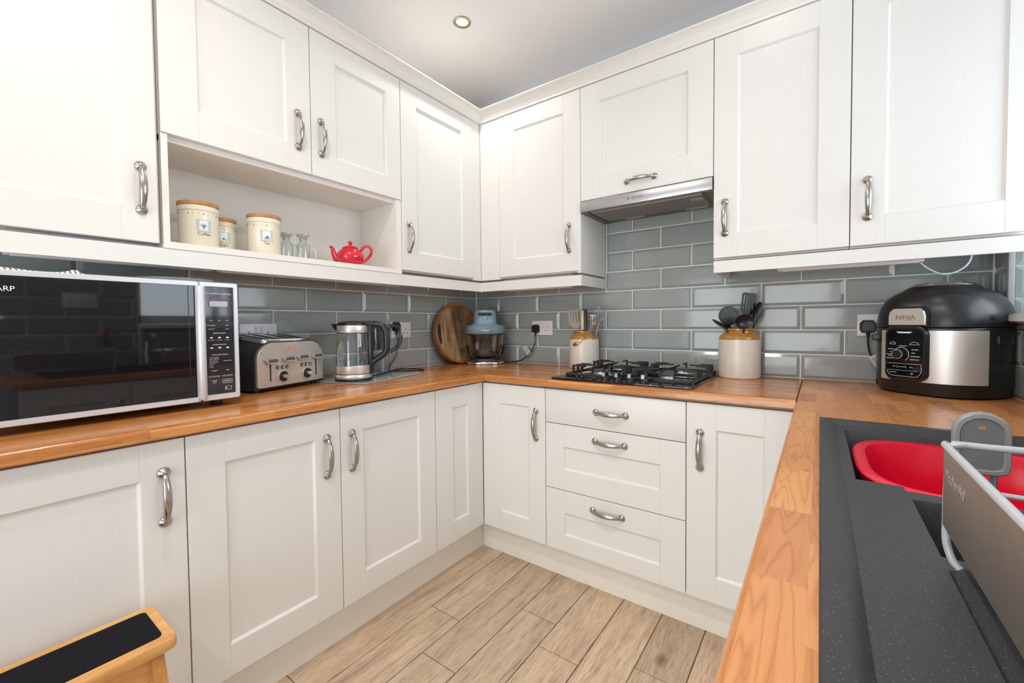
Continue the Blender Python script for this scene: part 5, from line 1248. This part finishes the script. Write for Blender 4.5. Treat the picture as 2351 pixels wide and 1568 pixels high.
glass_jug(0.200, -1.335, 'small clear glass jug with fluted stopper and handle nearest the red teapot')
u = root('teapot', (0.235, -1.137, ZSH), R(36)+0.02, 'glossy red teapot at the end of the open shelf', 'teapot')
bm = BM(); lathe(bm, [(0.036, 0), (0.040, 0.002), (0.054, 0.018), (0.0595, 0.036), (0.057, 0.052), (0.046, 0.068), (0.032, 0.077), (0.031, 0.079)], 40); fin(bm, 'body', m_red, u, smooth=60)
bm = BM(); lathe(bm, [(0.034, 0.077), (0.035, 0.079), (0.028, 0.085), (0.012, 0.091), (0.006, 0.093), (0.007, 0.097), (0.0105, 0.102), (0.010, 0.108), (0.004, 0.112), (0.001, 0.1125)], 32); fin(bm, 'lid', m_red, u, smooth=60)
bm = BM(); p_ = smooth_path([(-0.044, 0, 0.018), (-0.062, 0, 0.030), (-0.073, 0, 0.055), (-0.079, 0, 0.078), (-0.090, 0, 0.088)], 6); tube(bm, p_, [0.017-0.0115*i/(len(p_)-1) for i in range(len(p_))], 14, up=Vector((0, 1, 0))); fin(bm, 'spout', m_red, u, smooth=70)
bm = BM(); p_ = smooth_path([(0.046, 0, 0.066), (0.062, 0, 0.084), (0.082, 0, 0.086), (0.094, 0, 0.068), (0.088, 0, 0.046), (0.070, 0, 0.026), (0.050, 0, 0.014)], 6); tube(bm, p_, 0.0055, 10, flat=(1.2, 0.85), up=Vector((0, 1, 0))); fin(bm, 'handle', m_red, u, smooth=70)

# ================================================================ UNDER-CABINET LIGHT BARS
def light_bar(c, length, along, label, up_=0.0515):
    u = root('light_bar', c, 0 if along == 'x' else PI/2, label, 'light bar')
    bm = BM(); box(bm, 0, length, -0.018, 0.018, -0.016, up_, bev=0.003); fin(bm, 'housing', m_white, u)
    bm = BM(); box(bm, 0.012, length-0.012, -0.012, 0.012, -0.0185, -0.015, bev=0.001); fin(bm, 'diffuser', plain('unlit_diffuser', (0.75, 0.75, 0.75), 0.4), u)
light_bar((0.235, -2.146, 1.369), 0.468, 'y', 'white under-cabinet light bar above the microwave'); light_bar((0.235, -1.665, 1.369), 0.80, 'y', 'white under-cabinet light bar above the toaster and kettle', 0.0355)
light_bar((0.42, -0.225, 1.369), 0.455, 'x', 'white under-cabinet light bar above the corner socket'); light_bar((1.80, -0.225, 1.378), 0.43, 'x', 'white under-cabinet light bar above the pressure cooker', 0.0425)
bm = BM(); tube(bm, smooth_path([(2.225, -0.18, 1.368), (2.252, -0.15, 1.345), (2.290, -0.15, 1.322), (2.328, -0.15, 1.330), (2.355, -0.15, 1.360), (2.368, -0.14, 1.42)], 8), 0.0028, 8)
tag(fin(bm, 'light_cable', m_white), 'white light cable looping under the right wall cabinet', 'cable')

# ================================================================ CEILING DOWNLIGHTS
m_bulb = plain('lit_bulb', (1, 1, 1), 0.5, emit=(1.0, 0.86, 0.62), es=14)
for i, (lx, ly) in enumerate(DOWNLIGHTS):
    labs = ['lit brass ringed downlight in the ceiling above the corner', 'downlight in the ceiling between hob and sink', 'downlight in the ceiling above the step stool', 'downlight in the ceiling above the near end of the sink run', 'downlight in the ceiling near the glazed door, microwave side', 'downlight in the ceiling near the glazed door, sink side']
    u = root('downlight', (lx, ly, ZC), 0, labs[i], 'ceiling light')
    bm = BM(); lathe(bm, [(0.043, 0.0), (0.043, -0.003), (0.040, -0.0045), (0.030, -0.0035), (0.027, 0.0)], 36, cap0=False, cap1=False); fin(bm, 'ring', plain('brass_ring', (0.50, 0.43, 0.28), 0.3, 1.0), u)
    bm = BM(); lathe(bm, [(0.027, -0.001), (0.024, -0.0015), (0.001, -0.002)], 28, cap0=False); fin(bm, 'bulb', m_bulb, u)

# ================================================================ SINK
u = root('kitchen_sink', ((SX0+SX1)/2, -1.42, ZT), 0, 'black granite composite sink with one and a half bowls and drainer', 'sink')
ox, oy = u.location.x, u.location.y
zt = 0.009; zd = -0.002
X0, X1, Y0, Y1 = 1.943, 2.412, -1.925, -0.930
bm = BM()
def quad(pts): bm.faces.new([bm.verts.new((x-ox, y-oy, z)) for x, y, z in pts])
def ringq(o, zo, i, zi):
    """o, i : (x0,x1,y0,y1)"""
    O = [(o[0], o[2], zo), (o[1], o[2], zo), (o[1], o[3], zo), (o[0], o[3], zo)]; I = [(i[0], i[2], zi), (i[1], i[2], zi), (i[1], i[3], zi), (i[0], i[3], zi)]
    for k in range(4): quad([O[k], O[(k+1) % 4], I[(k+1) % 4], I[k]])
xi0, xi1, yi0, yi1 = X0+0.0175, X1-0.02, Y0+0.02, Y1-0.022
ringq((X0, X1, Y0, Y1), 0.0005, (X0, X1, Y0, Y1), zt-0.002); ringq((X0, X1, Y0, Y1), zt-0.002, (X0+0.002, X1-0.002, Y0+0.002, Y1-0.002), zt)
ringq((X0+0.002, X1-0.002, Y0+0.002, Y1-0.002), zt, (xi0, xi1, yi0, yi1), zt)
xs = xi0+0.016
# inner slope then deck at zd, with holes for the bowls and the drainer recess, as a grid of cells
ringq((xi0, xi1, yi0, yi1), zt, (xs, xi1-0.012, yi0+0.014, yi1-0.012), zd)
MB = (1.990, 2.372, -1.392, -0.985)      # main bowl (front corner notched)
HB = (2.050, 2.372, -1.630, -1.445)      # half bowl
DRN = (2.050, 2.372, -1.895, -1.660)     # drainer recess
gx = sorted({xs, MB[0], 2.048, 2.050, MB[1], xi1-0.012}); gy = sorted({yi0+0.014, DRN[2], DRN[3], HB[2], HB[3], MB[2], -1.405, MB[3], yi1-0.012})
def inhole(x, y):
    for h in (MB, HB, DRN):
        if h[0] < x < h[1] and h[2] < y < h[3]: return True
    return 2.048 < x < MB[1] and -1.412 < y < MB[2]+0.001
gy = sorted(set(gy) | {-1.412}); gx = sorted(set(gx))
for a, b in zip(gx[:-1], gx[1:]):
    for c_, d_2 in zip(gy[:-1], gy[1:]):
        if b-a > 1e-5 and d_2-c_ > 1e-5 and not inhole((a+b)/2, (c_+d_2)/2): quad([(a, c_, zd), (b, c_, zd), (b, d_2, zd), (a, d_2, zd)])
def well(pts, depth, taper=0.010, zfloor=None):
    n_ = len(pts); cx = sum(p[0] for p in pts)/n_; cy = sum(p[1] for p in pts)/n_
    def sh(p, s): dx, dy = cx-p[0], cy-p[1]; l = math.hypot(dx, dy); return (p[0]+dx/l*s, p[1]+dy/l*s)
    prev = [(p[0], p[1], zd) for p in pts]
    for s, z in ((0.002, zd-0.003), (taper, zd-depth+0.02), (taper+0.02, zd-depth)):
        cur = [(*sh(p, s), z) for p in pts]
        for k in range(n_): quad([prev[k], prev[(k+1) % n_], cur[(k+1) % n_], cur[k]])
        prev = cur
    quad(prev)
well([(MB[0], MB[2]), (2.048, MB[2]), (2.048, -1.412), (MB[1], -1.412), (MB[1], MB[3]), (MB[0], MB[3])], 0.190)
well([(HB[0], HB[2]), (HB[1], HB[2]), (HB[1], HB[3]), (HB[0], HB[3])], 0.130)
well([(DRN[0], DRN[2]), (DRN[1], DRN[2]), (DRN[1], DRN[3]), (DRN[0], DRN[3])], 0.012, 0.012)
bmesh.ops.remove_doubles(bm, verts=bm.verts, dist=1e-5)
fin(bm, 'basin', m_composite, u, smooth=35)
for x in (2.11, 2.16, 2.21, 2.26, 2.31):
    bm = BM(); tube(bm, [(x-ox, -1.875-oy, zd-0.011), (x-ox, -1.68-oy, zd-0.011)], 0.004, 8, flat=(1, 0.6)); fin(bm, 'drainer_rib', m_composite, u)
bm = BM(); lathe(bm, [(0.042, zd-0.1295), (0.040, zd-0.126), (0.001, zd-0.127)], 28, (2.21-ox, -1.54-oy, 0)); fin(bm, 'waste', m_chrome, u)
# tap on the window side
bm = BM(); lathe(bm, [(0.024, zd), (0.024, zd+0.012), (0.016, zd+0.020), (0.015, 0.10)], 24, (2.385-ox+0.004, -1.425-oy, 0))
tube(bm, smooth_path([(2.389-ox, -1.425-oy, 0.10), (2.389-ox, -1.425-oy, 0.17), (2.350-ox, -1.425-oy, 0.20), (2.28-ox, -1.42-oy, 0.195), (2.25-ox, -1.42-oy, 0.17)], 6), 0.011, 12)
tube(bm, [(2.389-ox, -1.425-oy, 0.105), (2.389-ox, -1.355-oy, 0.135)], 0.006, 10)
fin(bm, 'tap', m_chrome, u)
# red washing-up bowl in the main bowl
u = root('washing_up_bowl', (2.182, -1.190, ZT+zd-0.188), 0, 'bright red plastic washing-up bowl inside the black sink', 'bowl')
bm = BM(); hb = 0.176
def so(a, b, z): return se(a, b, z, 56, 3.6)
a0, b0 = 0.184, 0.192
loft(bm, [so(a0-0.040, b0-0.045, 0.0), so(a0-0.030, b0-0.034, 0.006), so(a0-0.016, b0-0.018, hb-0.022), so(a0-0.003, b0-0.003, hb-0.018), so(a0, b0, hb-0.004), so(a0-0.005, b0-0.005, hb), so(a0-0.020, b0-0.020, hb-0.002), so(a0-0.030, b0-0.030, hb-0.030), so(a0-0.040, b0-0.044, 0.012), so(a0-0.060, b0-0.070, 0.006)])
fin(bm, 'tub', m_redplastic, u, smooth=60)
# dish rack
u = root('dish_rack', (2.20, -1.79, ZT-0.012), 0, 'dish rack with steel side panel and pale wires on the drainer', 'dish rack')
rx, ry, rz_ = 2.20, -1.79, ZT-0.012
def V(x, y, z): return (x-rx, y-ry, z-rz_)
xl, xr, yn, yf = 2.047, 2.360, -2.02, -1.640
bm = BM(); box(bm, xl-rx-0.0008, xl-rx+0.0012, yn-ry, yf-0.014-ry, 0.950-rz_, 1.029-rz_, bev=0.0005); sp = fin(bm, 'side_panel', m_racksteel, u, smooth=30)
text(sp, [('KitchenAid', 0.0150, (xl-rx-0.0012, -1.668-ry, 1.006-rz_), (R(90), 0, R(-90)), 'LEFT')], plain('etched_letter', (0.30, 0.28, 0.25), 0.55))
bm = BM(); path = [V(xl+0.002, yn, 1.031), V(xl+0.002, yf-0.030, 1.031), V(xl+0.005, yf-0.010, 1.031), V(xl+0.016, yf+0.002, 1.031), V(xl+0.035, yf+0.006, 1.031), V(xr, yf+0.006, 1.031), V(xr, yn, 1.031)]
tube(bm, smooth_path(path, 4), 0.0036, 10); fin(bm, 'rim_wire', m_wire, u)
bm = BM(); tube(bm, [V(xl+0.030, yf+0.004, 0.985), V(xr, yf+0.004, 0.985)], 0.0026, 8); fin(bm, 'end_wire', m_wire, u)
for y in (yf-0.010, yn+0.03):
    bm = BM(); tube(bm, smooth_path([V(xl+0.004, y, 1.028), V(xl+0.003, y, 0.960), V(xl+0.004, y-0.003, 0.925), V(xl+0.016, y-0.012, 0.9065), V(xl+0.06, y-0.02, 0.9035), V(xr-0.02, y-0.02, 0.9035), V(xr, y, 0.95), V(xr, y, 1.028)], 6), 0.0036, 10); fin(bm, 'leg', m_wire, u)
bm = BM(); box(bm, xl+0.006-rx, xl+0.014-rx, yn-ry, yf-0.012-ry, 0.936-rz_, 0.950-rz_, bev=0.001); fin(bm, 'lower_rail', m_wire, u)
for k in range(8):
    y = yf-0.04-0.045*k
    bm = BM(); tube(bm, [V(xl+0.012, y, 0.942), V(xr, y, 0.942)], 0.0022, 6); fin(bm, 'base_wire', m_wire, u)
bm = BM(); box(bm, xr-0.006-rx, xr+0.001-rx, yn-ry, yf-ry, 0.936-rz_, 0.950-rz_, bev=0.001); fin(bm, 'lower_rail', m_wire, u)
# grey rounded scoop hanging at the end of the rack
u = root('silicone_tool', (2.094, -1.553, 0.905), R(6), 'grey rounded plastic tool with a small hole standing by the dish rack end', 'kitchen tool')
bm = BM(); pts = [(-0.022, -0.030), (-0.024, -0.022), (-0.024, 0.012)]
for k in range(9): a = PI-PI*k/8; pts.append((0.024*math.cos(a), 0.018+0.022*math.sin(a)))
pts += [(0.024, 0.012), (0.024, -0.022), (0.022, -0.030), (0.012, -0.033), (-0.012, -0.033)]
loft(bm, [[(x, 0.005, 0.110+z) for x, z in pts], [(x, -0.002, 0.110+z) for x, z in pts], [(x*0.94, -0.004, 0.110+z*0.95) for x, z in pts], [(x*0.80, -0.004, 0.110+z*0.84) for x, z in pts], [(x*0.74, -0.001, 0.110+z*0.80) for x, z in pts]])
fin(bm, 'blade', m_greyrim, u, smooth=30)
bm = BM(); loft(bm, [[(x*0.745, -0.0005, 0.110+z*0.805) for x, z in pts], [(x*0.74, -0.0014, 0.110+z*0.80) for x, z in pts]]); fin(bm, 'blade_face', m_grey, u, smooth=0)
bm = BM(); box(bm, -0.003, 0.003, -0.0022, 0.001, 0.130, 0.134); fin(bm, 'hang_hole', plain('worktop_seen_through', (0.42, 0.22, 0.09), 0.5), u, smooth=0)
bm = BM(); tube(bm, [(0.010, 0.003, -0.045), (0.012, 0.003, 0.080)], 0.006, 10, flat=(1, 0.5)); fin(bm, 'handle', m_grey, u)

# ================================================================ STEP STOOL
u = root('step_stool', (0.69, -2.16, 0), 0, 'honey coloured wooden step stool with black grip strip by the left cabinets', 'step stool')
sx, sy = 0.69, -2.16
ZSt = 0.470; hw_, hl = 0.0925, 0.205
bm = BM(); plate(bm, rrect(hw_*2, hl*2, 0.018, 6), ZSt-0.024, ZSt, 'xy', (0.003, 0, 0), chamfer=0.003); fin(bm, 'top_step', m_stool, u)
bm = BM(); plate(bm, rrect(hw_*2-0.050, hl*2-0.038, 0.012, 5), ZSt+0.0002, ZSt+0.0016, 'xy', (0.000, -0.002, 0)); fin(bm, 'grip_strip', m_abrasive, u, smooth=0)
for s in (-1, 1):
    y = s*(hl-0.036)
    for (xa, xb, nm_) in ((0.070, 0.118, 'leg'), (-0.060, -0.085, 'leg')):
        bm = BM()
        if xa > 0:
            loft(bm, [[(xa-0.014, y-0.011, ZSt-0.024), (xa+0.016, y-0.011, ZSt-0.024), (xa+0.016, y+0.011, ZSt-0.024), (xa-0.014, y+0.011, ZSt-0.024)], [(xb+0.086, y-0.011+0.01*s, 0), (xb+0.112, y-0.011+0.01*s, 0), (xb+0.112, y+0.011+0.01*s, 0), (xb+0.086, y+0.011+0.01*s, 0)]])
        else:
            loft(bm, [[(xa-0.012, y-0.011, ZSt-0.024), (xa+0.016, y-0.011, ZSt-0.024), (xa+0.016, y+0.011, ZSt-0.024), (xa-0.012, y+0.011, ZSt-0.024)], [(xb-0.012, y-0.011+0.01*s, 0), (xb+0.012, y-0.011+0.01*s, 0), (xb+0.012, y+0.011+0.01*s, 0), (xb-0.012, y+0.011+0.01*s, 0)]])
        fin(bm, 'leg', m_stooldark, u, smooth=20)
bm = BM(); box(bm, 0.060, 0.078, -hl+0.030, hl-0.030, ZSt-0.085, ZSt-0.024, bev=0.002); fin(bm, 'apron', m_stool, u)
bm = BM(); box(bm, -0.070, -0.054, -hl+0.030, hl-0.030, ZSt-0.070, ZSt-0.024, bev=0.002); fin(bm, 'apron', m_stool, u)
bm = BM(); box(bm, 0.105, 0.245, -hl+0.015, hl-0.060, 0.195, 0.215, bev=0.004); fin(bm, 'lower_step', m_stool, u)

# ================================================================ WINDOW-SILL THINGS (seen mirrored in the microwave door)
zs_ = WZ0+0.0285
u = root('flower_vase', (2.56, -0.98, zs_), 0, 'cut glass vase of pink flowers on the window sill', 'vase')
bm = BM(); lathe(bm, [(0.036, 0), (0.038, 0.004), (0.026, 0.03), (0.030, 0.08), (0.024, 0.13), (0.040, 0.185)], 24, cap1=False); fin(bm, 'vase_body', m_thick, u)
m_petal = plain('pink_petal', (0.55, 0.05, 0.16), 0.6); m_leaf = plain('dark_leaf', (0.03, 0.10, 0.04), 0.5); m_petw = plain('white_petal', (0.8, 0.75, 0.75), 0.6)
for k in range(9):
    a = 2*PI*k/9; rad = 0.035+0.045*(k % 3)/2; top_ = Vector((rad*math.cos(a), rad*1.4*math.sin(a), 0.27+0.05*((k*7) % 3)/2))
    bm = BM(); tube(bm, [(0.008*math.cos(a), 0.008*math.sin(a), 0.01), (0.02*math.cos(a), 0.02*math.sin(a), 0.17), tuple(top_)], 0.0022, 5)
    for j in range(2):
        c_ = Vector((0.03*math.cos(a+j), 0.03*math.sin(a+j), 0.2+0.03*j)); d_3 = Vector((0.05*math.cos(a+j*0.8), 0.05*math.sin(a+j*0.8), 0.012))
        sdv = Vector((-d_3.y, d_3.x, 0))*0.28; bm.faces.new([bm.verts.new(p) for p in (c_, c_+d_3*0.5+sdv, c_+d_3, c_+d_3*0.5-sdv)])
    st_ = fin(bm, 'stem', m_leaf, u)
    bm = BM()
    for q in range(3):
        for j in range(6):
            b_ = 2*PI*j/6+q*0.5; rr_ = 0.010+0.006*q; p0 = top_; d_3 = Vector((math.cos(b_), math.sin(b_), 0.9-0.5*q*0.7))*rr_*1.3; sdv = Vector((-math.sin(b_), math.cos(b_), 0))*rr_*0.55
            bm.faces.new([bm.verts.new(p) for p in (p0, p0+d_3*0.6+sdv, p0+d_3*1.1, p0+d_3*0.6-sdv)])
    fin(bm, 'blossom', m_petw if k % 4 == 0 else m_petal, st_, smooth=60)
u = root('soap_bottle', (2.405+0.012, -1.62, ZT), 0, 'clear washing-up liquid bottle with red cap behind the sink', 'bottle')
bm = BM(); lathe(bm, [(0.026, 0), (0.030, 0.004), (0.029, 0.10), (0.022, 0.13), (0.028, 0.16), (0.026, 0.185), (0.011, 0.205)], 24); fin(bm, 'bottle_body', glass('pale_green_plastic', (0.62, 0.75, 0.66), 0.8), u)
bm = BM(); lathe(bm, [(0.013, 0.203), (0.013, 0.220), (0.006, 0.226), (0.005, 0.240)], 16); tube(bm, [(0, 0, 0.236), (0.0, 0.03, 0.238)], 0.004, 8); fin(bm, 'cap', m_redplastic, u)
socket((W-0.0095, -1.72, 1.32), -PI/2, 'white double socket on the tiled wall beside the window')
